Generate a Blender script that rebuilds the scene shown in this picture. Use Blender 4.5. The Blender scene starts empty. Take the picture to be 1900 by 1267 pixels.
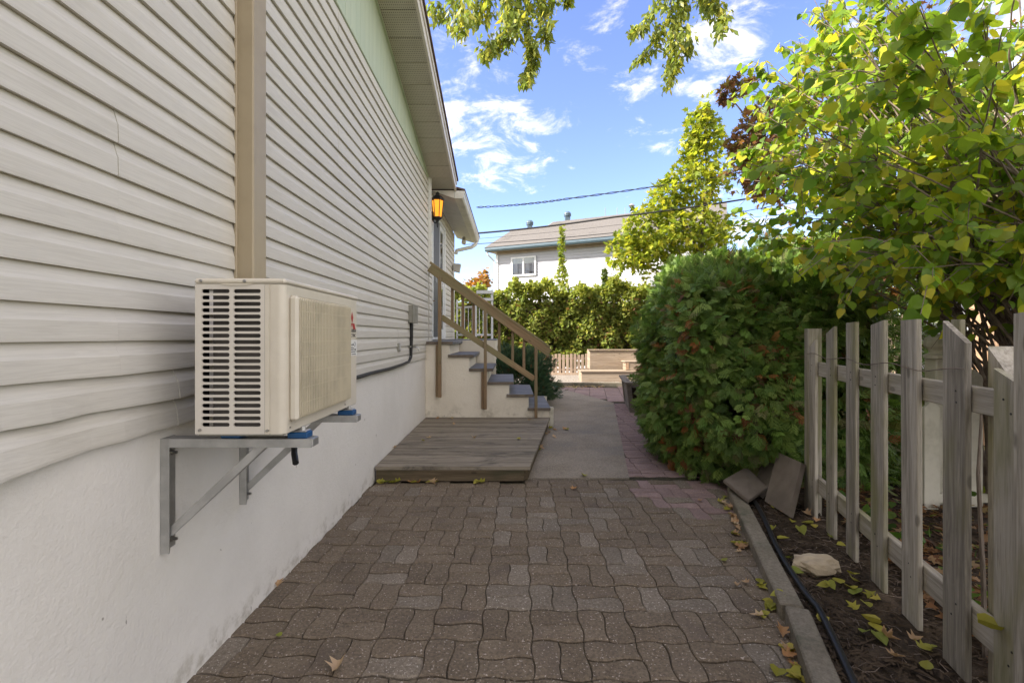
import bpy, math, random
import numpy as np
from mathutils import Vector, Matrix, Euler
random.seed(7)
RNG = np.random.default_rng(11)
R = math.radians
sc = bpy.context.scene
col = sc.collection

# ------------------------------------------------------------------ camera, sky, sun, exposure
F, CX, CY, CAMZ = 855.0, 947.0, 623.0, 1.40
cd = bpy.data.cameras.new('camera')
cd.sensor_width = 36.0
cd.lens = F / 1900 * 36
cd.shift_x = 3.0 / 1900
cd.shift_y = -10.5 / 1900
cd.clip_start, cd.clip_end = 0.05, 2000
cam = bpy.data.objects.new('camera', cd)
col.objects.link(cam)
cam.location = (0, 0, CAMZ)
cam.rotation_euler = (R(90), 0, 0)
sc.camera = cam

SUN_EL = R(38)
SUN_H = Vector((-0.965, -0.262, 0)).normalized()        # horizontal direction towards the sun
SUN_DIR = SUN_H * math.cos(SUN_EL) + Vector((0, 0, math.sin(SUN_EL)))
sd = bpy.data.lights.new('sun', 'SUN')
sd.energy = 2.7
sd.angle = R(0.5)
sd.color = (1.0, 0.93, 0.82)
sun = bpy.data.objects.new('sun', sd)
col.objects.link(sun)
sun.location = (-20, -6, 20)
sun.rotation_euler = SUN_DIR.to_track_quat('Z', 'Y').to_euler()

sc.view_settings.view_transform = 'Standard'
sc.view_settings.look = 'None'
sc.view_settings.gamma = 1.0
sc.view_settings.use_curve_mapping = False
sc.view_settings.exposure = 2.42


def pdir(x, y):
    return Vector(((x - CX) / F, 1.0, -(y - CY) / F)).normalized()


def at(x, y, Y):
    return Vector(((x - CX) / F * Y, Y, CAMZ - (y - CY) / F * Y))


def gnd(x, y, z=0.0):
    Y = (CAMZ - z) * F / (y - CY)
    return Vector(((x - CX) / F * Y, Y, z))


world = bpy.data.worlds.new('World')
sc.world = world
world.use_nodes = True
nt = world.node_tree
nt.nodes.clear()


def wn(t, **k):
    n = nt.nodes.new(t)
    for a, b in k.items():
        setattr(n, a, b)
    return n


wout = wn('ShaderNodeOutputWorld')
bg = wn('ShaderNodeBackground')
bg.inputs['Strength'].default_value = 0.12
sky = wn('ShaderNodeTexSky')
sky.sky_type = 'NISHITA'
sky.sun_disc = False
sky.sun_elevation = SUN_EL
sky.sun_rotation = math.atan2(SUN_H.x, SUN_H.y)
sky.altitude = 50
sky.air_density = 1.0
sky.dust_density = 0.6
sky.ozone_density = 3.0
tc = wn('ShaderNodeTexCoord')
nrm = wn('ShaderNodeVectorMath', operation='NORMALIZE')
nt.links.new(tc.outputs['Generated'], nrm.inputs[0])


def wmath(op, a, b=None, c=None, clamp=False):
    n = wn('ShaderNodeMath', operation=op)
    n.use_clamp = clamp
    for i, v in enumerate((a, b, c)):
        if v is None:
            continue
        if isinstance(v, (int, float)):
            n.inputs[i].default_value = v
        else:
            nt.links.new(v, n.inputs[i])
    return n.outputs[0]


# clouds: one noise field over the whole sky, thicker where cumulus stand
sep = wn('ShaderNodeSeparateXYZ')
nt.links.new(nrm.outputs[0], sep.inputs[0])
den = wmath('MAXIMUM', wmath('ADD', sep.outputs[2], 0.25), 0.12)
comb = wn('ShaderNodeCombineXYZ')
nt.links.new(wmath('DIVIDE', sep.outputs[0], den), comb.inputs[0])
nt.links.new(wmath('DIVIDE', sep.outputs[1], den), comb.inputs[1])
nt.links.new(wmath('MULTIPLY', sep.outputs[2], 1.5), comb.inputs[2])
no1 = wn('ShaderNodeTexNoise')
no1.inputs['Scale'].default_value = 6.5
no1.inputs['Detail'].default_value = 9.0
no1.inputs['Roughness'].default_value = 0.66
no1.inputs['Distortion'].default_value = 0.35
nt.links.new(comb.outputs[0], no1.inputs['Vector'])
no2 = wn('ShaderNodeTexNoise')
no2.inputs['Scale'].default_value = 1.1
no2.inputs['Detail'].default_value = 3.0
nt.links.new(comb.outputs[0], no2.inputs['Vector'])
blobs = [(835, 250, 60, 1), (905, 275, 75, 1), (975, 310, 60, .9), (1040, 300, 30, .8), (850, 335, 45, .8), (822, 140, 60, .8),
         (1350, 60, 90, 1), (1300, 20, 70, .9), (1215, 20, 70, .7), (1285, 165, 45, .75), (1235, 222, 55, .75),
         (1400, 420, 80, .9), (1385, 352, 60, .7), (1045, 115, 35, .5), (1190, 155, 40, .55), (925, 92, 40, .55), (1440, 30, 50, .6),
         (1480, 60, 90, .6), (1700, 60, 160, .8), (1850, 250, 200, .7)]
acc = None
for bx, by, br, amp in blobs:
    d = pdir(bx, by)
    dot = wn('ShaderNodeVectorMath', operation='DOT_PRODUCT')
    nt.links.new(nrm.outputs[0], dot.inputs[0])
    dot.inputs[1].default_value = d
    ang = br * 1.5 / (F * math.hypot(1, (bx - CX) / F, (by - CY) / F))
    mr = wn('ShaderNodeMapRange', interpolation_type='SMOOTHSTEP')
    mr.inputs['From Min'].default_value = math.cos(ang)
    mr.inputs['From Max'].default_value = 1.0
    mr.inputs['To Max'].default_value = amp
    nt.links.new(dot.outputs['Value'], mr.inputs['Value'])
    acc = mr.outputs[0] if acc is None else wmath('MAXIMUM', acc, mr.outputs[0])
# clearer stretch in view; denser unseen cloud added elsewhere for fill light
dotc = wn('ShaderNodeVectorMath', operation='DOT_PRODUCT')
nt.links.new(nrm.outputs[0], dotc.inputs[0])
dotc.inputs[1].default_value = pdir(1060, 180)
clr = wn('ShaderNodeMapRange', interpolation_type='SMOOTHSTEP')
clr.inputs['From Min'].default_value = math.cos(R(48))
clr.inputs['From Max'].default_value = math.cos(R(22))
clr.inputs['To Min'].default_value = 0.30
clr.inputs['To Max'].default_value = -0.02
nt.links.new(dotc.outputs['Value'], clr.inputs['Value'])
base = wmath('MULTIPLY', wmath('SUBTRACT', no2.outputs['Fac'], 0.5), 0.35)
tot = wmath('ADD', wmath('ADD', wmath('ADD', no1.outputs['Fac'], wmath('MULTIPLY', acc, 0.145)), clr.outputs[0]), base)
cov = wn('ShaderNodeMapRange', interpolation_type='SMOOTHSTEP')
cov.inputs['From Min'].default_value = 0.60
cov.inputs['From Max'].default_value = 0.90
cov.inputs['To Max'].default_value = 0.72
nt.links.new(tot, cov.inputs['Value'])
hsv = wn('ShaderNodeHueSaturation')
hsv.inputs['Saturation'].default_value = 1.04
hsv.inputs['Hue'].default_value = 0.518
hsv.inputs['Value'].default_value = 0.60
nt.links.new(sky.outputs[0], hsv.inputs['Color'])
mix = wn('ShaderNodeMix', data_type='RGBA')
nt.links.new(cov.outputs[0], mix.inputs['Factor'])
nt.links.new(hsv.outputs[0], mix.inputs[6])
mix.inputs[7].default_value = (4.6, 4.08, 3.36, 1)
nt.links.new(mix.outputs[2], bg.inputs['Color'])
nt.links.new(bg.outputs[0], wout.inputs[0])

# ------------------------------------------------------------------ materials
def new_mat(name):
    m = bpy.data.materials.new(name)
    m.use_nodes = True
    t = m.node_tree
    t.nodes.clear()
    return m, t


class NB:
    """small node helper"""
    def __init__(s, t):
        s.t = t

    def n(s, ty, **k):
        x = s.t.nodes.new(ty)
        for a, b in k.items():
            setattr(x, a, b)
        return x

    def set(s, sock, v):
        if isinstance(v, bpy.types.NodeSocket):
            s.t.links.new(v, sock)
        else:
            sock.default_value = v

    def math(s, op, a, b=0.0, clamp=False):
        x = s.n('ShaderNodeMath', operation=op)
        x.use_clamp = clamp
        s.set(x.inputs[0], a)
        s.set(x.inputs[1], b)
        return x.outputs[0]

    def noise(s, vec, scale, detail=4, rough=.55, dist=0.0):
        x = s.n('ShaderNodeTexNoise')
        s.set(x.inputs['Vector'], vec)
        x.inputs['Scale'].default_value = scale
        x.inputs['Detail'].default_value = detail
        x.inputs['Roughness'].default_value = rough
        x.inputs['Distortion'].default_value = dist
        return x.outputs['Fac']

    def ramp(s, f, lo, hi):
        x = s.n('ShaderNodeMapRange', interpolation_type='SMOOTHSTEP')
        s.set(x.inputs['Value'], f)
        x.inputs['From Min'].default_value = lo
        x.inputs['From Max'].default_value = hi
        return x.outputs[0]

    def mix(s, f, a, b, bt='MIX'):
        x = s.n('ShaderNodeMix', data_type='RGBA', blend_type=bt)
        s.set(x.inputs['Factor'], f)
        s.set(x.inputs[6], a if not isinstance(a, tuple) else a + (1,))
        s.set(x.inputs[7], b if not isinstance(b, tuple) else b + (1,))
        return x.outputs[2]

    def coords(s, stretch=(1, 1, 1), rnd=True):
        t = s.n('ShaderNodeTexCoord')
        mp = s.n('ShaderNodeVectorMath', operation='MULTIPLY')
        s.t.links.new(t.outputs['Object'], mp.inputs[0])
        mp.inputs[1].default_value = stretch
        out = mp.outputs[0]
        s.info = s.n('ShaderNodeObjectInfo')
        if rnd:
            ad = s.n('ShaderNodeVectorMath', operation='ADD')
            s.t.links.new(out, ad.inputs[0])
            cx = s.n('ShaderNodeCombineXYZ')
            for i, k in enumerate((37.0, 91.0, 53.0)):
                s.t.links.new(s.math('MULTIPLY', s.info.outputs['Random'], k), cx.inputs[i])
            s.t.links.new(cx.outputs[0], ad.inputs[1])
            out = ad.outputs[0]
        return out

    def val(s, colr, f):
        x = s.n('ShaderNodeHueSaturation')
        s.set(x.inputs['Color'], colr)
        s.set(x.inputs['Value'], f)
        return x.outputs[0]

    def rand_val(s, colr, amt):
        f = s.math('ADD', s.math('MULTIPLY', s.info.outputs['Random'], 2 * amt), 1 - amt)
        return s.val(colr, f)

    def bsdf(s, colr, rough, spec=.4, metal=0.0, bump=None, bstr=.3, bdist=.01, **k):
        p = s.n('ShaderNodeBsdfPrincipled')
        s.set(p.inputs['Base Color'], colr if not isinstance(colr, tuple) else colr + (1,))
        s.set(p.inputs['Roughness'], rough)
        p.inputs['Specular IOR Level'].default_value = spec
        p.inputs['Metallic'].default_value = metal
        if bump is not None:
            b = s.n('ShaderNodeBump')
            b.inputs['Strength'].default_value = bstr
            b.inputs['Distance'].default_value = bdist
            s.set(b.inputs['Height'], bump)
            s.t.links.new(b.outputs[0], p.inputs['Normal'])
        for a, v in k.items():
            p.inputs[a.replace('_', ' ')].default_value = v
        o = s.n('ShaderNodeOutputMaterial')
        s.t.links.new(p.outputs[0], o.inputs[0])
        return p


def mat_noise(name, c1, c2, scale=6, stretch=(1, 1, 1), lo=.35, hi=.65, rough=.7, spec=.3, metal=0, bscale=60, bstr=.2, bdist=.004, rv=.05, c3=None, s3=2.0, lo3=.55, hi3=.75, rnd=True, speck=None, grain=None):
    m, t = new_mat(name)
    b = NB(t)
    v = b.coords(stretch, rnd)
    c = b.mix(b.ramp(b.noise(v, scale, 5, .6), lo, hi), c1, c2)
    if grain:
        gs, ga = grain
        c = b.val(c, b.math('ADD', b.math('MULTIPLY', b.ramp(b.noise(v, gs, 3, .75), .3, .7), 2 * ga), 1 - ga))
    if c3:
        c = b.mix(b.ramp(b.noise(v, s3, 4, .6, .3), lo3, hi3), c, c3)
    if speck:
        sc_, thr, cs = speck
        c = b.mix(b.ramp(b.noise(v, sc_, 1, .5), thr, thr + .06), c, cs)
    if rv:
        c = b.rand_val(c, rv)
    b.bsdf(c, rough, spec, metal, b.noise(v, bscale, 3, .6), bstr, bdist)
    return m


def mat_wood(name, c1, c2, cm=None, axis=2, rough=.8, grain=38, moss_lo=.5, moss_hi=.75, rv=.12, dark=None, mossstr=.8):
    """weathered timber, grain along the given local axis, with knots"""
    m, t = new_mat(name)
    b = NB(t)
    st = [1.0, 1.0, 1.0]
    st[axis] = 0.055
    v = b.coords(tuple(st))
    big = b.noise(v, 7, 3, .5, .6)
    fine = b.noise(v, grain, 6, .65, 1.2)
    very = b.noise(v, grain * 3.2, 3, .6, .4)
    f = b.math('ADD', b.math('MULTIPLY', fine, .6), b.math('MULTIPLY', big, .4))
    c = b.mix(b.ramp(f, .36, .64), c1, c2)
    c = b.mix(b.math('MULTIPLY', b.ramp(very, .55, .75), .45), c, tuple(x * .55 for x in c1))
    st2 = [1.0, 1.0, 1.0]
    st2[axis] = .45
    v2 = b.coords(tuple(st2))
    vo = b.n('ShaderNodeTexVoronoi')
    b.set(vo.inputs['Vector'], v2)
    vo.inputs['Scale'].default_value = 6.5
    knot = b.math('SUBTRACT', 1.0, b.ramp(vo.outputs['Distance'], .05, .11))
    c = b.mix(b.math('MULTIPLY', knot, .55), c, tuple(x * .35 for x in c1))
    if cm:
        st3 = [1.0, 1.0, 1.0]
        st3[axis] = .3
        v3 = b.coords(tuple(st3))
        c = b.mix(b.math('MULTIPLY', b.ramp(b.noise(v3, 3.5, 4, .6, .2), moss_lo, moss_hi), mossstr), c, cm)
    if dark:
        v4 = b.coords((.42, 1, 1) if axis == 0 else (1, 1, .42))
        c = b.mix(b.math('MULTIPLY', b.ramp(b.noise(v4, 5.0, 7, .75, .6), .50, .68), .72), c, dark)
    c = b.rand_val(c, rv)
    hgt = b.math('SUBTRACT', b.math('ADD', fine, b.math('MULTIPLY', very, .5)), b.math('MULTIPLY', knot, .4))
    b.bsdf(c, rough, .25, 0, hgt, .45, .004)
    return m


def mat_plain(name, c, rough=.5, spec=.5, metal=0.0, rv=.0, bscale=0, bstr=.1, wear=None):
    m, t = new_mat(name)
    b = NB(t)
    v = b.coords()
    colr = c
    w = wear or tuple(x * .8 for x in c)
    colr = b.mix(b.ramp(b.noise(v, 5, 5, .65), .42, .75), c, w)
    b.bsdf(colr, rough, spec, metal, b.noise(v, bscale or 90, 2), bstr if bscale else .03, .002)
    return m


def mat_leaf(name, trans=.45, rough=.45, spec=.35, gain=1.0, use_attr=True, colors=None, tgain=(1.25, 1.25, .7)):
    m, t = new_mat(name)
    b = NB(t)
    b.coords()
    if use_attr:
        a = b.n('ShaderNodeAttribute', attribute_name='tint')
        c = a.outputs['Color']
    else:
        r = b.n('ShaderNodeValToRGB')
        els = r.color_ramp.elements
        els[0].position, els[0].color = 0, colors[0] + (1,)
        els[1].position, els[1].color = 1, colors[-1] + (1,)
        for i, cc in enumerate(colors[1:-1]):
            e = els.new((i + 1) / (len(colors) - 1))
            e.color = cc + (1,)
        b.t.links.new(b.info.outputs['Random'], r.inputs[0])
        c = r.outputs[0]
        vein = b.noise(b.coords(), 30, 3, .6)
        c = b.mix(b.math('MULTIPLY', b.ramp(vein, .5, .8), .25), c, colors[0])
    p = b.n('ShaderNodeBsdfPrincipled')
    b.set(p.inputs['Base Color'], c)
    p.inputs['Roughness'].default_value = rough
    p.inputs['Specular IOR Level'].default_value = spec
    tr = b.n('ShaderNodeBsdfTranslucent')
    b.set(tr.inputs['Color'], b.mix(1.0, c, tgain, 'MULTIPLY'))
    ms = b.n('ShaderNodeMixShader')
    ms.inputs[0].default_value = trans
    b.t.links.new(p.outputs[0], ms.inputs[1])
    b.t.links.new(tr.outputs[0], ms.inputs[2])
    o = b.n('ShaderNodeOutputMaterial')
    b.t.links.new(ms.outputs[0], o.inputs[0])
    return m


def mat_emit(name, c, strength):
    m, t = new_mat(name)
    b = NB(t)
    v = b.coords()
    e = b.n('ShaderNodeEmission')
    b.set(e.inputs['Color'], b.mix(b.noise(v, 9, 2), c, tuple(x * .7 for x in c)))
    e.inputs['Strength'].default_value = strength
    o = b.n('ShaderNodeOutputMaterial')
    b.t.links.new(e.outputs[0], o.inputs[0])
    return m


M = {}
# siding: vinyl with an embossed grain running along Y, dirt in broad patches
def mk_siding(name, c1, c2, dirt):
    m, t = new_mat(name)
    b = NB(t)
    v = b.coords((1, .04, 1))
    g = b.noise(v, 150, 4, .6, .8)
    v2 = b.coords((1, .35, 1))
    c = b.mix(b.ramp(g, .35, .7), c1, c2)
    c = b.mix(b.math('MULTIPLY', b.ramp(b.noise(v2, 3.0, 6, .65), .48, .8), .5), c, dirt)
    c = b.rand_val(c, .025)
    b.bsdf(c, .52, .35, 0, g, .22, .003)
    return m


M['siding'] = mk_siding('vinyl_siding', (.63, .60, .535), (.565, .535, .475), (.44, .41, .34))
M['trim'] = mat_plain('trim_white', (.70, .685, .64), .45, wear=(.58, .55, .48))
M['frieze'] = mat_noise('pale_green_planks', (.50, .56, .43), (.45, .52, .40), 4, (1, 1, .2), rough=.55, bscale=120, bstr=.05, rv=.03)
M['fascia'] = mat_plain('fascia_cream', (.68, .64, .58), .4, wear=(.55, .5, .44))
M['shingle_edge'] = mat_noise('brown_shingle', (.085, .055, .042), (.13, .09, .075), 40, rough=.9)
M['gutter'] = mat_plain('gutter_white', (.66, .65, .60), .35, wear=(.5, .49, .44))


def mk_soffit():
    m, t = new_mat('perforated_soffit')
    b = NB(t)
    tcn = b.n('ShaderNodeTexCoord')
    sp = b.n('ShaderNodeSeparateXYZ')
    b.t.links.new(tcn.outputs['Object'], sp.inputs[0])
    def cell(o, period):
        x = b.math('FRACT', b.math('DIVIDE', o, period))
        return b.math('ABSOLUTE', b.math('SUBTRACT', x, .5))
    dx, dy = cell(sp.outputs[0], .019), cell(sp.outputs[1], .026)
    d = b.math('SQRT', b.math('ADD', b.math('MULTIPLY', dx, dx), b.math('MULTIPLY', dy, dy)))
    hole = b.math('SUBTRACT', 1.0, b.ramp(d, .14, .24))
    v = b.coords((1, 1, 1))
    c = b.mix(b.ramp(b.noise(v, 3, 4), .4, .8), (.56, .53, .46), (.48, .45, .38))
    c = b.mix(hole, c, (.06, .055, .045))
    b.bsdf(c, .5, .3)
    return m


M['soffit'] = mk_soffit()
M['soffit_plain'] = mat_plain('soffit_plain', (.52, .52, .50), .5, wear=(.44, .44, .42))


def mk_stucco(name, c1, c2, stain, zlow, zhigh):
    m, t = new_mat(name)
    b = NB(t)
    v = b.coords(rnd=False)
    sp = b.n('ShaderNodeSeparateXYZ')
    b.t.links.new(v, sp.inputs[0])
    c = b.mix(b.ramp(b.noise(v, 1.4, 6, .65), .35, .7), c1, c2)
    h = b.math('SUBTRACT', 1.0, b.ramp(sp.outputs[2], zlow, zhigh))
    d = b.math('MULTIPLY', h, b.ramp(b.noise(v, 9, 6, .7), .45, .7))
    c = b.mix(b.math('MULTIPLY', d, .62), c, stain)
    sp2 = b.ramp(b.noise(b.coords((1, 1, .5), False), 26, 2), .735, .77)
    c = b.mix(b.math('MULTIPLY', sp2, .6), c, (.16, .13, .09))
    bump = b.math('ADD', b.noise(v, 70, 4, .75), b.math('MULTIPLY', b.noise(v, 24, 3, .6), .9))
    b.bsdf(c, .85, .2, 0, bump, .45, .007)
    return m


M['stucco'] = mk_stucco('white_stucco', (.80, .77, .72), (.74, .71, .66), (.30, .26, .19), 0.01, .17)
M['stucco_cream'] = mk_stucco('cream_stucco', (.76, .70, .59), (.68, .615, .505), (.30, .26, .19), 0.1, .45)
M['paver'] = mat_noise('grey_paver', (.146, .113, .078), (.178, .141, .101), 5, lo=.3, hi=.7, rough=.88, spec=.3, bscale=110, bstr=.9, bdist=.005, rv=.09, c3=(.120, .095, .074), s3=3.0, lo3=.5, hi3=.8, speck=(95, .66, (.42, .36, .31)), grain=(75, .30))
M['paver_light'] = mat_noise('light_grey_paver', (.168, .138, .104), (.20, .168, .13), 6, lo=.3, hi=.7, rough=.85, spec=.3, bscale=170, bstr=.7, bdist=.004, rv=.14, speck=(95, .66, (.46, .41, .36)), grain=(75, .28))
M['paver_pink'] = mat_noise('pink_paver', (.22, .155, .142), (.275, .20, .182), 6, lo=.3, hi=.7, rough=.88, spec=.25, bscale=120, bstr=.7, bdist=.004, rv=.14, grain=(70, .2))
M['joint'] = mat_noise('joint_sand', (.030, .027, .016), (.060, .054, .030), 30, rough=1, bscale=200, bstr=.8)
M['concrete'] = mat_noise('aggregate_concrete', (.225, .19, .145), (.275, .236, .185), 2.2, rough=.9, bscale=160, bstr=.7, bdist=.004, rv=0, c3=(.19, .172, .148), s3=1.2, lo3=.5, hi3=.75, speck=(70, .64, (.42, .37, .30)), grain=(50, .20))
M['edging'] = mat_noise('edging_concrete', (.155, .135, .10), (.205, .18, .14), 5, rough=.9, bscale=120, bstr=.6, bdist=.005, rv=.1, c3=(.09, .095, .065), s3=4, grain=(60, .22))
M['slab'] = mat_noise('slab_concrete', (.125, .104, .082), (.17, .142, .115), 5, rough=.9, bscale=130, bstr=.4, bdist=.004, rv=.14)
M['soil'] = mat_noise('dark_soil', (.036, .027, .019), (.080, .060, .043), 14, rough=1, spec=.15, bscale=55, bstr=1.0, bdist=.02, rv=0, c3=(.115, .085, .058), s3=5, lo3=.5, hi3=.72, rnd=False)
M['mulch'] = mat_noise('mulch', (.035, .026, .018), (.085, .062, .042), 3, rough=1, spec=.15, rnd=False)
M['grass'] = mat_noise('dry_lawn', (.16, .14, .06), (.26, .20, .10), 3, rough=1, spec=.1, bscale=40, bstr=1, bdist=.03, rv=0, c3=(.10, .12, .035), s3=.8, lo3=.5, hi3=.6, rnd=False)
M['gravel'] = mat_noise('gravel', (.20, .17, .145), (.32, .285, .25), 40, rough=1, bscale=60, bstr=1, bdist=.02, rv=0)
M['fence'] = mat_wood('weathered_fence_wood', (.19, .168, .135), (.44, .40, .335), (.21, .20, .085), 2, moss_lo=.46, moss_hi=.68, rv=.13)
M['fence_rail'] = mat_wood('weathered_rail_wood', (.23, .205, .165), (.42, .38, .32), (.24, .225, .12), 0, moss_lo=.5, moss_hi=.75, rv=.08)
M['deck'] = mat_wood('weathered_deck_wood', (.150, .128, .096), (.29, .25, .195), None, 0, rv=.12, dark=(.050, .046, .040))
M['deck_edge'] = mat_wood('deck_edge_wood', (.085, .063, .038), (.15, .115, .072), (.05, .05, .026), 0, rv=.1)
M['rail_brown'] = mat_wood('brown_rail_wood', (.21, .14, .075), (.33, .23, .13), (.21, .19, .10), 0, moss_lo=.36, moss_hi=.62, rv=.08)
M['post_brown'] = mat_wood('brown_post_wood', (.19, .125, .07), (.29, .20, .12), (.20, .18, .105), 2, moss_lo=.45, moss_hi=.7, rv=.12)
M['slate'] = mat_noise('slate_tread', (.120, .122, .135), (.18, .182, .195), 6, (.4, 1, 1), rough=.6, bscale=70, bstr=.25, rv=.1)
M['slate_edge'] = mat_noise('slate_edge', (.13, .105, .08), (.19, .155, .12), 14, rough=.85, bscale=60, bstr=.6, rv=.1)
M['bench_wood'] = mat_wood('pale_bench_wood', (.24, .185, .135), (.36, .29, .225), (.30, .22, .145), 0, rv=.08)
M['planter_wood'] = mat_wood('grey_planter_wood', (.15, .13, .11), (.25, .22, .185), None, 0, rv=.14)
M['far_fence'] = mat_wood('tan_fence_wood', (.30, .22, .16), (.42, .32, .24), None, 2, rv=.12)
M['cream_paint'] = mat_plain('cream_paint', (.62, .58, .47), .55, wear=(.45, .42, .32))
M['ac'] = mat_plain('cream_enamel', (.66, .605, .505), .34, .5, wear=(.60, .545, .45))
M['ac_side'] = mat_plain('cream_enamel_side', (.66, .615, .545), .36, .5, wear=(.61, .565, .495))
M['ac_grille'] = mat_plain('cream_plastic', (.60, .53, .385), .5, .4)
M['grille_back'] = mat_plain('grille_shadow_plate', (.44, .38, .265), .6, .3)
M['coil'] = mat_noise('coil_fins', (.055, .050, .046), (.11, .098, .09), 4, rough=.5, metal=.3, bscale=200, bstr=.3)
M['black'] = mat_plain('black_plastic', (.018, .018, .019), .45, .4)
M['dark_gap'] = mat_plain('dark_void', (.012, .012, .012), .9, .1)
M['alu'] = mat_noise('galvanised_steel', (.42, .42, .41), (.54, .54, .53), 10, rough=.42, metal=.75, bscale=90, bstr=.05)
M['screw'] = mat_plain('screw_metal', (.4, .39, .37), .3, .5, .9)
M['blue_rubber'] = mat_plain('blue_rubber', (.012, .075, .20), .5, .4)
M['red_print'] = mat_plain('red_print', (.42, .035, .035), .5)
M['dark_print'] = mat_plain('dark_print', (.035, .035, .04), .5)
M['sticker'] = mat_plain('white_sticker', (.78, .77, .74), .5, wear=(.72, .71, .68))
M['duct'] = mat_plain('tan_duct', (.37, .305, .205), .42, .4, wear=(.33, .27, .18))
M['grey_box'] = mat_plain('grey_box', (.27, .26, .22), .6, wear=(.19, .18, .14))
M['grey_pale'] = mat_plain('pale_grey_plastic', (.50, .49, .46), .5)
M['door_dark'] = mat_plain('dark_grey_door', (.075, .08, .092), .5)
M['white_paint'] = mat_plain('white_paint', (.72, .73, .73), .4, wear=(.64, .65, .64))
M['lantern_glass'] = mat_emit('lit_amber_glass', (1.0, .33, .03), .42)
M['bulb'] = mat_emit('lit_bulb', (1.0, .74, .30), 2.0)
M['rock'] = mat_noise('tan_rock', (.42, .34, .23), (.55, .46, .33), 5, rough=.9, bscale=20, bstr=.6, bdist=.02, c3=(.30, .24, .17), s3=7)
M['bark'] = mat_noise('grey_bark', (.10, .08, .062), (.17, .135, .105), 12, (1, 1, .2), rough=.95, bscale=30, bstr=1, bdist=.02)
M['bark_orange'] = mat_noise('tan_bark', (.30, .19, .115), (.40, .26, .17), 12, (1, 1, .2), rough=.95, bscale=30, bstr=1, bdist=.02)
M['twig'] = mat_noise('twig_bark', (.13, .10, .08), (.24, .19, .15), 15, rough=.9)
M['cable'] = mat_plain('cable_black', (.022, .022, .024), .6)
M['n_siding'] = mat_plain('neighbour_siding', (.47, .47, .50), .55, wear=(.44, .44, .465))
M['n_trim'] = mat_plain('neighbour_soffit', (.34, .28, .24), .5)
M['n_gutter'] = mat_plain('blue_grey_gutter', (.075, .115, .145), .4)
M['n_roof'] = mat_noise('grey_brown_shingles', (.115, .105, .097), (.16, .147, .136), 60, rough=.95, bscale=50, bstr=.8, bdist=.02, rv=0, c3=(.10, .092, .084), s3=1.2, rnd=False)
M['curtain'] = mat_noise('curtain', (.035, .035, .04), (.30, .30, .31), 9, (1, 1, .02), rough=.9, rnd=False)
M['blind'] = mat_plain('roller_blind', (.42, .45, .42), .7)


def mat_glass_like(name, c=(.05, .06, .07)):
    m, t = new_mat(name)
    b = NB(t)
    b.coords()
    g = b.n('ShaderNodeBsdfGlossy')
    g.inputs['Roughness'].default_value = .03
    tr = b.n('ShaderNodeBsdfTransparent')
    fr = b.n('ShaderNodeFresnel')
    fr.inputs['IOR'].default_value = 1.35
    ms = b.n('ShaderNodeMixShader')
    b.t.links.new(b.math('ADD', fr.outputs[0], .02, True), ms.inputs[0])
    b.t.links.new(tr.outputs[0], ms.inputs[1])
    b.t.links.new(g.outputs[0], ms.inputs[2])
    o = b.n('ShaderNodeOutputMaterial')
    b.t.links.new(ms.outputs[0], o.inputs[0])
    return m


M['glass'] = mat_glass_like('window_glass')
M['leaf'] = mat_leaf('leaf', .55)
M['leaf_far'] = mat_leaf('leaf_far', .5, .55, .25)
M['cedar'] = mat_leaf('cedar_foliage', .34, .55, .3, tgain=(1.1, 1.2, .8))
M['leaf_obj'] = mat_leaf('broad_leaf', .58, .38, .45, use_attr=False, colors=[(.13, .24, .03), (.23, .35, .034), (.33, .42, .038), (.18, .30, .032), (.44, .44, .04)])
M['fallen_yellow'] = mat_leaf('fallen_yellow_leaf', .25, .6, .2, use_attr=False, colors=[(.26, .25, .04), (.40, .36, .06), (.20, .24, .05), (.46, .38, .08)])
M['fallen_brown'] = mat_leaf('fallen_brown_leaf', .2, .7, .2, use_attr=False, colors=[(.36, .22, .12), (.50, .36, .22), (.42, .20, .07), (.56, .44, .30)])

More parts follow.
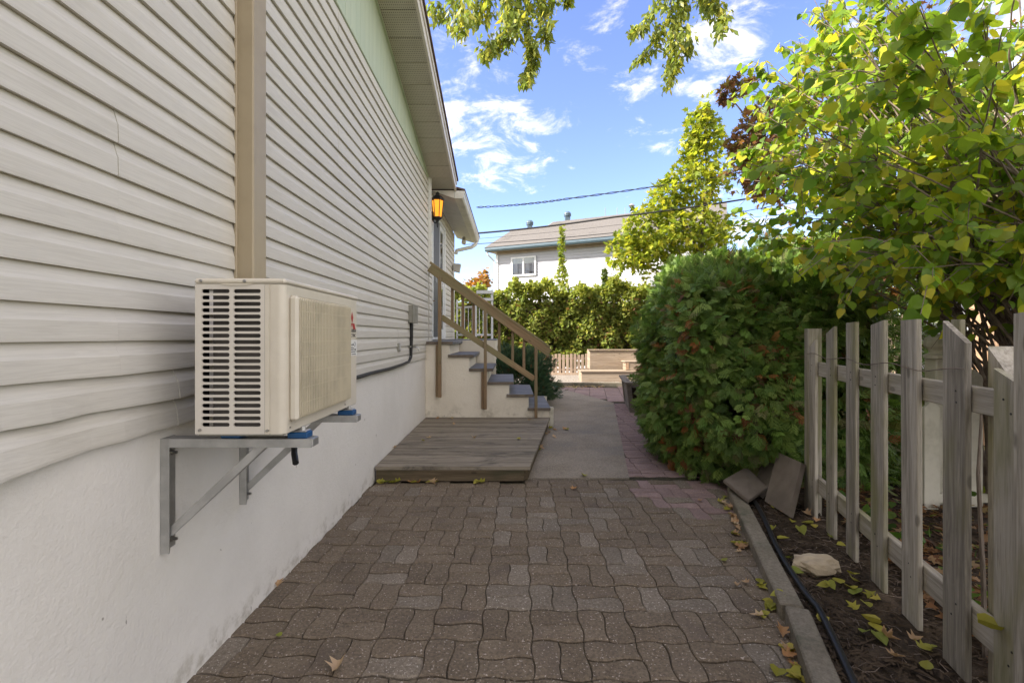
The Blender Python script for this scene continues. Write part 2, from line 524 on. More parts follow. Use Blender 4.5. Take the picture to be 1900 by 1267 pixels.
# ------------------------------------------------------------------ geometry helpers
class MB:
    def __init__(s):
        s.v, s.f = [], []

    def add(s, vs, fs):
        b = len(s.v)
        s.v += [tuple(p) for p in vs]
        s.f += [tuple(b + i for i in f) for f in fs]

    def box(s, x0, x1, y0, y1, z0, z1):
        s.add([(x0, y0, z0), (x1, y0, z0), (x1, y1, z0), (x0, y1, z0), (x0, y0, z1), (x1, y0, z1), (x1, y1, z1), (x0, y1, z1)],
              [(3, 2, 1, 0), (4, 5, 6, 7), (0, 1, 5, 4), (1, 2, 6, 5), (2, 3, 7, 6), (3, 0, 4, 7)])

    def cbox(s, x0, x1, y0, y1, z0, z1, c=.004):
        """box with chamfered edges"""
        c = min(c, (x1 - x0) * .45, (y1 - y0) * .45, (z1 - z0) * .45)
        X, Y, Z = (x0, x1), (y0, y1), (z0, z1)
        sg = (1, -1)
        vs, idx = [], {}
        for i in (0, 1):
            for j in (0, 1):
                for k in (0, 1):
                    for a in range(3):
                        p = [X[i] + sg[i] * c, Y[j] + sg[j] * c, Z[k] + sg[k] * c]
                        p[a] = (X[i], Y[j], Z[k])[a]
                        idx[(i, j, k, a)] = len(vs)
                        vs.append(tuple(p))
        fs = []
        for i in (0, 1):
            q = [idx[(i, j, k, 0)] for j, k in ((0, 0), (1, 0), (1, 1), (0, 1))]
            fs.append(q if i else q[::-1])
        for j in (0, 1):
            q = [idx[(i, j, k, 1)] for i, k in ((0, 0), (0, 1), (1, 1), (1, 0))]
            fs.append(q if j else q[::-1])
        for k in (0, 1):
            q = [idx[(i, j, k, 2)] for i, j in ((0, 0), (1, 0), (1, 1), (0, 1))]
            fs.append(q if k else q[::-1])
        for j in (0, 1):
            for k in (0, 1):
                q = [idx[(0, j, k, 1)], idx[(0, j, k, 2)], idx[(1, j, k, 2)], idx[(1, j, k, 1)]]
                fs.append(q if (j == k) else q[::-1])
        for i in (0, 1):
            for k in (0, 1):
                q = [idx[(i, 0, k, 2)], idx[(i, 0, k, 0)], idx[(i, 1, k, 0)], idx[(i, 1, k, 2)]]
                fs.append(q if (i == k) else q[::-1])
        for i in (0, 1):
            for j in (0, 1):
                q = [idx[(i, j, 0, 0)], idx[(i, j, 0, 1)], idx[(i, j, 1, 1)], idx[(i, j, 1, 0)]]
                fs.append(q if (i == j) else q[::-1])
        for i in (0, 1):
            for j in (0, 1):
                for k in (0, 1):
                    q = [idx[(i, j, k, 0)], idx[(i, j, k, 1)], idx[(i, j, k, 2)]]
                    fs.append(q if ((i + j + k) % 2) else q[::-1])
        s.add(vs, fs)

    def prism(s, pts, ext):
        """polygon (list of 3D points) extruded by a vector"""
        n = len(pts)
        e = Vector(ext)
        vs = [Vector(p) for p in pts]
        vs += [p + e for p in vs]
        fs = [tuple(range(n))[::-1], tuple(range(n, 2 * n))]
        for i in range(n):
            j = (i + 1) % n
            fs.append((i, j, n + j, n + i))
        s.add(vs, fs)

    def tube(s, path, r, n=6, cap=True):
        path = [Vector(p) for p in path]
        rs = r if isinstance(r, (list, tuple)) else [r] * len(path)
        rings = []
        prev = None
        for i, p in enumerate(path):
            d = (path[min(i + 1, len(path) - 1)] - path[max(i - 1, 0)])
            d = d.normalized() if d.length > 1e-9 else Vector((0, 0, 1))
            if prev is None:
                a = d.orthogonal().normalized()
            else:
                a = (prev - d * prev.dot(d))
                a = a.normalized() if a.length > 1e-6 else d.orthogonal().normalized()
            prev = a
            b = d.cross(a)
            rings.append([p + (a * math.cos(2 * math.pi * k / n) + b * math.sin(2 * math.pi * k / n)) * rs[i] for k in range(n)])
        vs = [q for rg in rings for q in rg]
        fs = []
        for i in range(len(path) - 1):
            for k in range(n):
                l = (k + 1) % n
                fs.append((i * n + k, i * n + l, (i + 1) * n + l, (i + 1) * n + k))
        if cap:
            fs.append(tuple(range(n))[::-1])
            fs.append(tuple(range((len(path) - 1) * n, len(path) * n)))
        s.add(vs, fs)

    def lathe(s, prof, c, n=12, ph=0.0):
        """profile [(r, z)] turned round a vertical axis through c"""
        vs, fs = [], []
        for r, z in prof:
            for k in range(n):
                a = 2 * math.pi * k / n + ph
                vs.append((c[0] + r * math.cos(a), c[1] + r * math.sin(a), c[2] + z))
        for i in range(len(prof) - 1):
            for k in range(n):
                l = (k + 1) % n
                fs.append((i * n + k, i * n + l, (i + 1) * n + l, (i + 1) * n + k))
        fs.append(tuple(range(n))[::-1])
        fs.append(tuple(range((len(prof) - 1) * n, len(prof) * n)))
        s.add(vs, fs)

    def build(s, name, mat, parent=None, kind=None, smooth=False, origin=None, label=None):
        """origin: world point that becomes the object's own origin"""
        o3 = Vector(origin) if origin is not None else (wloc(parent) if parent else Vector((0, 0, 0)))
        me = bpy.data.meshes.new(name)
        me.from_pydata([(p[0] - o3.x, p[1] - o3.y, p[2] - o3.z) for p in s.v], [], s.f)
        me.materials.append(mat)
        if smooth:
            me.polygons.foreach_set('use_smooth', [True] * len(me.polygons))
        o = bpy.data.objects.new(name, me)
        col.objects.link(o)
        if parent:
            o.parent = parent
            o.location = o3 - wloc(parent)
        else:
            o.location = o3
        if kind:
            o['kind'] = kind
        if label:
            o['label'] = label
        return o


def wloc(o):
    v = Vector((0, 0, 0))
    while o is not None:
        v += o.location
        o = o.parent
    return v


def tag(o, label=None, cat=None, group=None, kind=None):
    if label:
        o['label'] = label
    if cat:
        o['category'] = cat
    if group:
        o['group'] = group
    if kind:
        o['kind'] = kind
    return o


def thing(name, label, cat, loc=(0, 0, 0), group=None):
    o = bpy.data.objects.new(name, None)
    o.empty_display_size = .1
    col.objects.link(o)
    o.location = loc
    return tag(o, label, cat, group)


def inst(name, me, parent, loc, rot=(0, 0, 0), scale=(1, 1, 1)):
    o = bpy.data.objects.new(name, me)
    col.objects.link(o)
    o.parent = parent
    o.location = loc
    o.rotation_euler = rot
    o.scale = scale
    return o


def rbox(name, mat, parent, p0, p1, w, t, up=(0, 0, 1), c=.004, label=None, ext=0.0):
    """a timber from p0 to p1 (world): local x along it, w wide across, t thick along the 'up' side; own local axes"""
    p0, p1 = Vector(p0), Vector(p1)
    d = (p1 - p0)
    L = d.length + ext
    d.normalize()
    u = Vector(up)
    u = (u - d * u.dot(d)).normalized()
    s_ = u.cross(d).normalized()
    mb = MB()
    mb.cbox(-L / 2, L / 2, -w / 2, w / 2, -t / 2, t / 2, c)
    o = mb.build(name, mat, None)
    o.parent = parent
    mtx = Matrix((d, s_, u)).transposed()
    o.rotation_euler = mtx.to_euler()
    o.location = (p0 + p1) / 2 - (wloc(parent) if parent else Vector((0, 0, 0)))
    if label:
        o['label'] = label
    return o


def leaf_cloud(name, mat, parent, P, A, N, S, tv, tf, tint, kind='stuff', origin=None):
    """many small leaves in one mesh. P positions, A axis (leaf length), N normal, S size, tv/tf template, tint (n,3)"""
    P, A, N, S = [np.asarray(x, float) for x in (P, A, N, S)]
    A /= np.linalg.norm(A, axis=1)[:, None] + 1e-9
    N = N - A * np.sum(N * A, axis=1)[:, None]
    N /= np.linalg.norm(N, axis=1)[:, None] + 1e-9
    B = np.cross(N, A)
    tv = np.asarray(tv, float)
    tf = np.asarray(tf, int)
    n, k = len(P), len(tv)
    V = (P[:, None, :] + S[:, None, None] * (tv[None, :, 0, None] * B[:, None, :] + tv[None, :, 1, None] * A[:, None, :] + tv[None, :, 2, None] * N[:, None, :]))
    V = V.reshape(-1, 3)
    o3 = wloc(parent) if parent else Vector(origin or (0, 0, 0))
    V -= np.array(o3)
    Fc = (tf[None, :, :] + (np.arange(n) * k)[:, None, None]).reshape(-1, 3)
    me = bpy.data.meshes.new(name)
    me.vertices.add(len(V))
    me.vertices.foreach_set('co', V.ravel())
    me.loops.add(Fc.size)
    me.loops.foreach_set('vertex_index', Fc.ravel())
    me.polygons.add(len(Fc))
    me.polygons.foreach_set('loop_start', np.arange(0, Fc.size, 3))
    me.polygons.foreach_set('loop_total', np.full(len(Fc), 3))
    at_ = me.attributes.new('tint', 'FLOAT_COLOR', 'POINT')
    cc = np.ones((n, k, 4))
    cc[:, :, :3] = np.asarray(tint)[:, None, :]
    at_.data.foreach_set('color', cc.ravel())
    me.materials.append(mat)
    me.update(calc_edges=True)
    me.validate()
    o = bpy.data.objects.new(name, me)
    col.objects.link(o)
    if parent:
        o.parent = parent
    else:
        o.location = o3
    if kind:
        o['kind'] = kind
    return o


# leaf templates: x across, y along, z out of the leaf
HEART_V = [(0, 0, 0), (.30, .02, .05), (.46, .28, .07), (.33, .62, .05), (0, 1.0, -.08), (-.33, .62, .05), (-.46, .28, .07), (-.30, .02, .05), (0, .35, 0), (0, .68, -.02)]
HEART_F = [(0, 1, 8), (1, 2, 8), (2, 3, 9), (2, 9, 8), (3, 4, 9), (4, 5, 9), (5, 6, 9), (6, 8, 9), (6, 7, 8), (7, 0, 8)]
MAPLE_V = [(0, .30, 0)] + [(.08, 0, 0), (.42, .10, .04), (.22, .28, .02), (.52, .52, .05), (.20, .52, .02), (0, 1.0, -.05), (-.20, .52, .02), (-.52, .52, .05), (-.22, .28, .02), (-.42, .10, .04), (-.08, 0, 0)]
MAPLE_F = [(0, i, i % 11 + 1) for i in range(1, 12)]
TRI_V = [(0, 0, 0), (.45, .40, .06), (0, 1.0, 0), (-.45, .40, .06)]
TRI_F = [(0, 1, 2), (0, 2, 3)]
SLIM_V = [(0, 0, 0), (.20, .45, .04), (0, 1.0, 0), (-.20, .45, .04)]


def cedar_template():
    vs, fs = [], []
    def finger(p, d, L, w):
        p, d = Vector(p), Vector(d).normalized()
        s = Vector((d.y, -d.x, 0))
        b = len(vs)
        vs.extend([tuple(p - s * w * .3), tuple(p + d * L * .5 + s * w + Vector((0, 0, .02))), tuple(p + d * L), tuple(p + d * L * .5 - s * w + Vector((0, 0, .02)))])
        fs.extend([(b, b + 1, b + 2), (b, b + 2, b + 3)])
    finger((0, 0, 0), (0, 1, 0), 1.0, .05)
    for i, y in enumerate((.10, .32, .54, .74)):
        L = .62 - .10 * i
        for sgn in (-1, 1):
            finger((0, y + (.09 if sgn > 0 else 0), 0), (sgn * .62, .80, -.16), L, .062)
    return vs, fs


CEDAR_V, CEDAR_F = cedar_template()


def tints(n, cols, w, jitter=.18):
    cols = np.array(cols)
    i = RNG.choice(len(cols), n, p=np.array(w) / sum(w))
    c = cols[i] * (1 + RNG.uniform(-jitter, jitter, (n, 1)))
    return np.clip(c * (1 + RNG.uniform(-.06, .06, (n, 3))), 0.003, 1)


def rdir(n):
    v = RNG.normal(size=(n, 3))
    return v / np.linalg.norm(v, axis=1)[:, None]


# ------------------------------------------------------------------ the ground and the paving
WX = -1.30
mb = MB()
mb.add([(-250, -120, -.07), (250, -120, -.07), (250, 600, -.07), (-250, 600, -.07)], [(0, 1, 2, 3)])
mb.build('ground', M['grass'], None, 'structure')


def sheet(name, pts, z, mat, thick=.05):
    m = MB()
    m.prism([(p[0], p[1], z - thick) for p in pts], (0, 0, thick))
    return m.build(name, mat, None, 'structure')


def curb_x(y):
    return 1.332 + (y - 2.257) * .322 if y > 2.25 else 1.338 + (y - 2.23) * .385


def conc_right(y):
    return 1.17 + (2.16 - 1.17) / (9.65 - 4.55) * (y - 4.55)


U = .119
EPS = -.018
PO = Vector((.0957, 1.887, 0))


def lat(i, j):
    x, y = i * U, j * U
    c, s_ = math.cos(EPS), math.sin(EPS)
    return (PO.x + x * c - y * s_, PO.y + x * s_ + y * c)


def unit_edge(i, j, hor, a=.0092):
    """points along one lattice edge, every joint bends with the parity of its corner"""
    s_ = 1 if (i + j) % 2 == 0 else -1
    out = []
    for t, k in ((0, 0), (.34, 1), (.66, 1)):
        if hor:
            out.append(((i + t) * U, j * U + s_ * a * k))
        else:
            out.append((i * U + s_ * a * .72 * k, (j + t) * U))
    return out


def paver_outline(i, j, w, h):
    pts = []
    for k in range(w):
        pts += unit_edge(i + k, j, True)
    for k in range(h):
        pts += unit_edge(i + w, j + k, False)
    rev = []
    for k in reversed(range(w)):
        e = unit_edge(i + k, j + h, True) + [((i + k + 1) * U, (j + h) * U)]
        rev += e[::-1][:-1]
    for k in reversed(range(h)):
        e = unit_edge(i, j + k, False) + [(i * U, (j + k + 1) * U)]
        rev += e[::-1][:-1]
    return pts + rev


def paver_mesh(i, j, w, h, mat, inset=.0026):
    ol = paver_outline(i, j, w, h)
    cx, cy = (i + w / 2) * U, (j + h / 2) * U
    n = len(ol)
    hx, hy = w * U / 2, h * U / 2
    def ring(ins, z):
        return [((x - cx) * (1 - ins * .62 / hx), (y - cy) * (1 - ins * 1.5 / hy), z) for x, y in ol]
    vs = ring(inset, -.035) + ring(inset, -.005) + ring(inset + .006, 0.0)
    fs = []
    for r in range(2):
        for k in range(n):
            l = (k + 1) % n
            fs.append((r * n + k, r * n + l, (r + 1) * n + l, (r + 1) * n + k))
    fs.append(tuple(range(2 * n, 3 * n)))
    me = bpy.data.meshes.new('paver')
    me.from_pydata(vs, [], fs)
    me.materials.append(mat)
    return me


PM = {}
for key, mt in (('d', M['paver']), ('l', M['paver_light']), ('p', M['paver_pink'])):
    for par in (0, 1):
        PM[(key, 'H', par)] = paver_mesh(par, 0, 2, 1, mt, .0055 if key == 'p' else .0026)
        PM[(key, 'V', par)] = paver_mesh(par, 0, 1, 2, mt)

front_paving = sheet('paving', [(-1.31, -3), (.5, -3), (1.06, 1.2), (2.1, 4.25), (2.1, 4.52), (-1.31, 4.52)], -.013, M['joint'])
pink_paving = sheet('pink_paving', [(.9, 4.525), (3.2, 4.525), (5.5, 12.75), (.3, 12.75), (.3, 12.2), (2.05, 9.7)], -.013, M['joint'])
cells = []
for q in range(-4, 12):
    for p in range(-7, 10):
        vert = (p + q) % 2 == 0
        for k in (0, 1):
            i, j = (2 * p + k, 2 * q) if vert else (2 * p, 2 * q + k)
            w, h = (1, 2) if vert else (2, 1)
            x, y = lat(i + w / 2, j + h / 2)
            if x < WX - .06 or y > 4.44 or x > curb_x(y) + .12:
                continue
            inview = y > 1.70 and abs((x) / max(y, .1)) < 1.3
            cells.append((-(1.0 if inview else 0), y, x, i, j, w, h))
cells.sort()
rest = []
placed = 0
for c in cells:
    _, y, x, i, j, w, h = c
    o = 'V' if h == 2 else 'H'
    if placed < 298 and c[0] < 0:
        r = random.random()
        key = 'd'
        lightp = .07 + (.22 if (2.3 < y < 4.2 and -.2 < x < 1.25) else 0)
        if y > 3.5 and x > 1.2:
            key = 'p' if r < .75 else 'l'
        elif r < lightp:
            key = 'l'
        ob = inst('paver', PM[(key, o, (i + j) % 2)], front_paving, (x, y, random.uniform(-.0035, .0015)),
                  (random.uniform(-.006, .006), random.uniform(-.006, .006), EPS + random.uniform(-.012, .012)))
        placed += 1
    else:
        rest.append((x, y, i, j, w, h))
m = MB()
for x, y, i, j, w, h in rest:
    me = PM[('d', 'V' if h == 2 else 'H', (i + j) % 2)]
    c, s_ = math.cos(EPS), math.sin(EPS)
    m.add([(v.co.x * c - v.co.y * s_ + x, v.co.x * s_ + v.co.y * c + y, v.co.z) for v in me.vertices], [tuple(f.vertices) for f in me.polygons])
if rest:
    m.build('pavers_beyond', M['paver'], front_paving, 'stuff')
# pink stacked pavers beside the concrete
n = 0
for j in range(22, 66):
    for p in range(3, 14):
        i = 2 * p
        x, y = lat(i + 1, j + .5)
        if y < 4.58 or y > 9.6 or x < conc_right(y) - .10 or x > conc_right(y) + 1.0 or n >= 296:
            continue
        inst('paver', PM[('p', 'H', (i + j) % 2)], pink_paving, (x, y, random.uniform(-.004, .001)), (0, 0, EPS + random.uniform(-.008, .008)))
        n += 1
# large square pink pavers at the far end of the path
m = MB()
m.cbox(-.185, .185, -.185, .185, -.035, 0, .006)
sq = m.build('paver', M['paver_pink'], pink_paving)
sq.location = (99, 0, 0)
ca, sa = math.cos(-.17), math.sin(-.17)
first = True
for a in range(-4, 12):
    for b in range(0, 12):
        u_, v_ = a * .377, 9.3 + b * .377
        x, y = u_ * ca - (v_ - 10) * sa, 10 + u_ * sa + (v_ - 10) * ca
        if y > 12.58 or y < 9.72 or x < .6 or x > 4.6:
            continue
        # leave the concrete free
        if y < 9.65 + (2.16 - x) * (12.7 - 9.65) / (2.16 - 1.03) * .96 and x < 2.2:
            continue
        if first:
            sq.location = (x, y, random.uniform(-.004, 0))
            sq.rotation_euler = (0, 0, -.17)
            first = False
        else:
            inst('paver', sq.data, pink_paving, (x, y, random.uniform(-.006, .0)), (0, 0, -.17))
sheet('path', [(-1.31, 4.535), (1.17, 4.535), (2.16, 9.65), (1.50, 11.7), (1.03, 12.7), (-.8, 12.7), (-1.31, 10.6)], .003, M['concrete'], .05)

# planting bed on the right: dark soil with mulch
m = MB()
nx, ny = 70, 70
g = [[None] * (nx + 1) for _ in range(ny + 1)]
for b in range(ny + 1):
    y = -1.5 + 6.9 * (b / ny)
    xl = curb_x(min(y, 4.1)) + .07 if y < 4.15 else 1.9 + (y - 4.15) * .25
    for a in range(nx + 1):
        f = (a / nx) ** 1.6
        x = xl + (8.5 - xl) * f
        z = .042 + .014 * math.sin(x * 9 + y * 5) * math.sin(y * 7.3 - x * 3) + random.uniform(-.007, .007) + .03 * max(0, min(1, (x - 2.4) / 2))
        g[b][a] = (x, y, z)
vs = [p for row in g for p in row]
fs = [(b * (nx + 1) + a, b * (nx + 1) + a + 1, (b + 1) * (nx + 1) + a + 1, (b + 1) * (nx + 1) + a) for b in range(ny) for a in range(nx)]
m.add(vs, fs)
m.build('soil', M['soil'], None, 'structure', smooth=True)
# chips and bark fragments
m = MB()
for k in range(5200):
    y = .9 + 3.9 * random.random() ** 1.2
    x = curb_x(y) + .12 + 1.5 * random.random() ** 1.3
    L, w = random.uniform(.008, .035), random.uniform(.002, .006)
    a, z = random.uniform(0, 6.28), .048 + random.uniform(0, .014)
    dx, dy = math.cos(a) * L, math.sin(a) * L
    ex, ey = -math.sin(a) * w, math.cos(a) * w
    t = random.uniform(-.006, .006)
    m.add([(x - dx - ex, y - dy - ey, z), (x + dx - ex, y + dy - ey, z + t), (x + dx + ex, y + dy + ey, z + t + .002), (x - dx + ex, y - dy + ey, z + .002), (x, y, z + .006)], [(0, 1, 4), (1, 2, 4), (2, 3, 4), (3, 0, 4)])
mo = m.build('mulch', M['mulch'], None, 'stuff')
m = MB()
for k in range(900):
    y = .9 + 3.6 * random.random()
    x = curb_x(y) + .12 + 1.3 * random.random()
    a = random.uniform(0, 6.28)
    L = random.uniform(.03, .10)
    z = .058
    m.tube([(x, y, z), (x + math.cos(a) * L * .5, y + math.sin(a) * L * .5, z + .006), (x + math.cos(a + .4) * L, y + math.sin(a + .4) * L, z)], random.uniform(.0008, .0018), 3, False)
m.build('twig_litter', M['twig'], None, 'stuff')


def edging(p0, p1, w, h, label, z0=-.03, g=None):
    e = thing('concrete_edging', label, 'edging', (p0[0], p0[1], 0), g)
    rbox('edging_stone', M['edging'], e, (p0[0], p0[1], (h + z0) / 2), (p1[0], p1[1], (h + z0) / 2), w, h - z0, c=.008)
    return e


EG = 'concrete edging stones'
def off(y, d=.05):
    return (curb_x(y) + d, y)
edging(off(4.02), off(2.26), .105, .082, 'long concrete edging stone between the pavers and the soil, under the tilted slab', g=EG)
edging((1.332 + .058, 2.235), (1.332 + .058 - .385 * 1.3, .935), .105, .088, 'near concrete edging stone beside the black hose, cut off by the bottom of the photo', g=EG)
edging((.2, 12.80), (5.6, 12.80), .10, .105, 'low straight concrete edging across the end of the patio before the gravel', g=EG)
# gravel bed
sheet('gravel_bed', [(-2, 12.855), (6, 12.855), (6, 16.5), (-2, 16.5)], .085, M['gravel'], .15)
m = MB()
for k in range(2600):
    x, y = random.uniform(-.5, 4.5), random.uniform(12.9, 15.6)
    r = random.uniform(.012, .03)
    z = .085
    a = random.uniform(0, 6)
    m.add([(x + r * math.cos(a + t * 1.57), y + r * math.sin(a + t * 1.57), z - .005) for t in range(4)] + [(x, y, z + r * .8)], [(0, 1, 4), (1, 2, 4), (2, 3, 4), (3, 0, 4)])
m.build('gravel', M['gravel'], None, 'stuff')

# ------------------------------------------------------------------ the house on the left
house = thing('house', 'cream vinyl sided house with white stucco foundation along the left of the path', 'house', (WX, 4.0, 0))
FX = WX - .010                                              # foundation face
m = MB()
m.box(-9, FX, -9.0, 7.42, -.2, 1.075)
m.box(-9, FX, 7.42, 10.56, -.2, 1.075)
m.build('foundation', M['stucco'], house)
m = MB()
m.box(-9, WX - .014, -9.0, 10.56, 1.075, 3.72)
m.prism([(-9, -8.6, 3.72), (-9, 7.2, 3.72), (-9, 7.2, 3.90), (-9, -1.0, 6.02), (-9, -8.6, 4.05)], (9 + WX - .014, 0, 0))
m.build('wall', M['siding'], house)

LAP = .1085
Z0 = 1.062
SEAMS = {0: [1.78, 4.6], 1: [1.518, 5.3], 2: [.4, 3.95], 3: [1.518, 5.64], 4: [1.518, 5.62], 5: [2.24, 5.2], 6: [.3, 2.23], 7: [3.457], 8: [3.457], 9: [2.24, 5.61], 10: [2.23, 5.61], 11: [3.457], 12: [3.457]}


def board(y0, y1, z0, warp=0.0, top=None, out=0.0):
    h = (top - z0) if top else LAP
    prof = [(-.012, h + .002), (-.009, h + .002), (.004, h * .60), (.0075, h * .52), (.0095, .004), (.0090, -.004), (-.008, -.003), (-.012, .01)]
    L = y1 - y0
    nseg = max(2, int(L / .12)) if warp else 2
    vs, fs = [], []
    for s_ in range(nseg + 1):
        y = y0 + L * s_ / nseg
        wv = 0
        if warp:
            fade = max(0, min(1, (1.95 - y) / .5))
            wv = warp * fade * (.55 + .45 * math.sin(y * 5.0 + z0 * 9) + .22 * max(0, math.sin(y * 13 + z0 * 30)) ** 3)
        for px, pz in prof:
            k = max(0.0, 1 - max(pz, 0) / h)
            vs.append((WX + px + out + wv * (k ** .7), y, z0 + pz - wv * .5 * k))
    n = len(prof)
    for s_ in range(nseg):
        for k in range(n):
            l = (k + 1) % n
            fs.append((s_ * n + k, (s_ + 1) * n + k, (s_ + 1) * n + l, s_ * n + l))
    fs.append(tuple(range(n)))
    fs.append(tuple(range(nseg * n, nseg * n + n))[::-1])
    b = MB()
    b.add(vs, fs)
    return b


for c in range(26):
    z = Z0 + c * LAP
    ss = SEAMS.get(c // 2, [3.0])
    ys = [-2.4] + ss + [7.26]
    for k in range(len(ys) - 1):
        w = {0: .050, 1: .042, 2: .012}.get(c, 0.0)
        b = board(ys[k], ys[k + 1] - .002, z, w, out=.0016 * ((k + c // 2) % 2))
        b.build('siding_board', M['siding'], house)
    # the rear part: a strip before the door, one after it
    if z < 3.72:
        if not (1.30 < z + .05 < 3.48):
            board(7.36, 10.56, z).build('siding_board', M['siding'], house)
        else:
            board(7.36, 7.62, z).build('siding_board', M['siding'], house)
            board(9.06, 10.56, z).build('siding_board', M['siding'], house)
# starter strip + green frieze of vertical planks under the sloping soffit
def soff(y):
    return 5.78 - .26 * y


m = MB()
m.cbox(WX - .012, WX + .012, -2.4, 7.20, 3.873, 3.905, .004)
m.build('frieze_rail', M['frieze'], house)
y = 2.9
while y < 7.10:
    y1 = min(y + .118, 7.12)
    m = MB()
    m.prism([(WX - .013, y, 3.905), (WX - .013, y1, 3.905), (WX - .013, y1, soff(y1) - .001), (WX - .013, y, soff(y) - .001)], (.016, 0, 0))
    m.build('frieze_plank', M['frieze'], house)
    y += .1215
m = MB()
m.prism([(WX - .013, -2.4, 3.905), (WX - .013, 2.897, 3.905), (WX - .013, 2.897, soff(2.897)), (WX - .013, -1.0, soff(-1.0)), (WX - .013, -2.4, soff(.4))], (.016, 0, 0))
m.build('frieze_panel', M['frieze'], house)
# soffit panels, each one foot wide
SX = -.925
y = 7.58
k = 0
while y > -.9:
    y1 = y - .303
    m = MB()
    dz = .003 * (k % 2)
    m.prism([(WX - .012, y - .004, soff(y - .004)), (WX - .012, y1 + .004, soff(y1 + .004)), (WX - .012, y1 + .004, soff(y1 + .004) + .012), (WX - .012, y - .004, soff(y - .004) + .012)], (SX - WX + .012, 0, 0))
    m.build('soffit_panel', M['soffit'], house)
    y = y1 - .002
    k += 1
# J-channel at the wall, fascia, roof
def slope_bar(x0, x1, y0, y1, dz0, dz1):
    b = MB()
    b.prism([(x0, y0, soff(y0) + dz0), (x0, y1, soff(y1) + dz0), (x0, y1, soff(y1) + dz1), (x0, y0, soff(y0) + dz1)], (x1 - x0, 0, 0))
    return b


slope_bar(WX + .004, WX + .022, -1, 7.22, -.026, -.004).build('soffit_channel', M['frieze'], house)
slope_bar(SX, SX + .030, -1, 7.62, -.014, .150).build('fascia', M['fascia'], house)
slope_bar(SX + .030, SX + .042, -1, 7.63, .095, .172).build('fascia_cap', M['fascia'], house)
rb = slope_bar(-9.2, SX + .062, -1.0, 7.66, .1735, .205)
rb.prism([(-9.2, -1.0, soff(-1) + .1735), (-9.2, -9.0, soff(-1) + .1735 - 2.08), (-9.2, -9.0, soff(-1) + .205 - 2.08), (-9.2, -1.0, soff(-1) + .205)], (9.2 + SX + .062, 0, 0))
rb.build('roof', M['shingle_edge'], house)
m = MB()
m.cbox(WX - .012, WX + .034, 7.262, 7.355, 2.40, 3.93, .004)
m.cbox(WX + .034, WX + .052, 7.275, 7.300, 2.42, 3.90, .003)
m.build('corner_strip', M['trim'], house)
m = MB()
m.cbox(WX - .012, WX + .012, 10.56, 10.64, 1.06, 3.75, .004)
m.build('corner_trim', M['trim'], house)
# rear eave: sloping plain soffit, closing board, gutter, downspout
GY0, GY1 = 7.63, 11.30
y = GY0 + .012
while y < GY1 - .05:
    y1 = min(y + .15, GY1)
    m = MB()
    m.prism([(WX - .01, y, 3.792), (WX - .01, y, 3.804), (-.925, y, 3.687), (-.925, y, 3.675)], (0, y1 - y - .006, 0))
    m.build('soffit_panel', M['soffit_plain'], house)
    y = y1
m = MB()
m.prism([(WX - .01, GY0 - .012, 3.80), (WX + .01, GY0 - .012, 3.795), (-.93, GY0 - .012, 3.672), (-.93, GY0 - .012, 3.80)], (0, .018, 0))
m.build('eave_return', M['fascia'], house)
m = MB()
gp = [(-.925, 3.672), (-.80, 3.672), (-.775, 3.70), (-.77, 3.745), (-.755, 3.765), (-.755, 3.795), (-.768, 3.795), (-.925, 3.800)]
m.prism([(x, GY0, z) for x, z in gp], (0, GY1 - GY0, 0))
m.prism([(x, GY0 - .004, z) for x, z in gp], (0, .0035, 0))
m.build('gutter', M['gutter'], house)
m = MB()
m.prism([(-8.5, GY0, 5.80), (-.75, GY0, 3.80), (-.75, GY0, 3.83), (-8.5, GY0, 5.83)], (0, GY1 - GY0 + .02, 0))
m.build('rear_roof', M['shingle_edge'], house)
m = MB()
m.tube([(-.84, 11.16, 3.68), (-.84, 11.13, 3.60), (-.92, 11.03, 3.52), (-1.14, 10.84, 3.43), (-1.25, 10.72, 3.38), (-1.262, 10.70, 3.30)], .042, 8)
m.build('downspout', M['gutter'], house)
# door: dark panel, glazed leaf, white casing
m = MB()
m.cbox(WX - .012, WX + .016, 7.625, 7.70, 1.335, 3.50, .004)
m.cbox(WX - .012, WX + .030, 8.97, 9.055, 1.335, 3.50, .004)
m.cbox(WX - .012, WX + .024, 7.70, 8.97, 3.44, 3.50, .004)
m.cbox(WX - .012, WX + .030, 7.70, 8.97, 1.335, 1.375, .004)
m.build('door_casing', M['white_paint'], house)
m = MB()
m.cbox(WX - .012, WX + .012, 7.705, 8.40, 1.38, 3.435, .004)
dd = m.build('door', M['door_dark'], house)
m = MB()
m.tube([(WX + .012, 7.76, 2.30), (WX + .05, 7.76, 2.30), (WX + .05, 7.76, 2.42), (WX + .012, 7.76, 2.42)], .007, 6)
m.build('handle', M['screw'], dd)
m = MB()
m.cbox(WX - .010, WX + .010, 8.41, 8.48, 1.38, 3.435, .004)
m.cbox(WX - .010, WX + .010, 8.90, 8.965, 1.38, 3.435, .004)
m.cbox(WX - .010, WX + .010, 8.48, 8.90, 1.38, 1.52, .004)
m.cbox(WX - .010, WX + .010, 8.48, 8.90, 3.34, 3.435, .004)
gf = m.build('glazed_leaf', M['white_paint'], house)
m = MB()
m.box(WX - .003, WX + .003, 8.48, 8.90, 1.52, 3.34)
m.build('pane', M['glass'], gf)
m = MB()
m.cbox(WX - .002, WX + .004, 7.6, 7.66, 1.90, 1.915, .001)
m.tube([(WX + .018, 7.64, 1.98), (WX + .05, 7.64, 1.98)], .008, 6)
m.build('hook', M['rail_brown'], house)

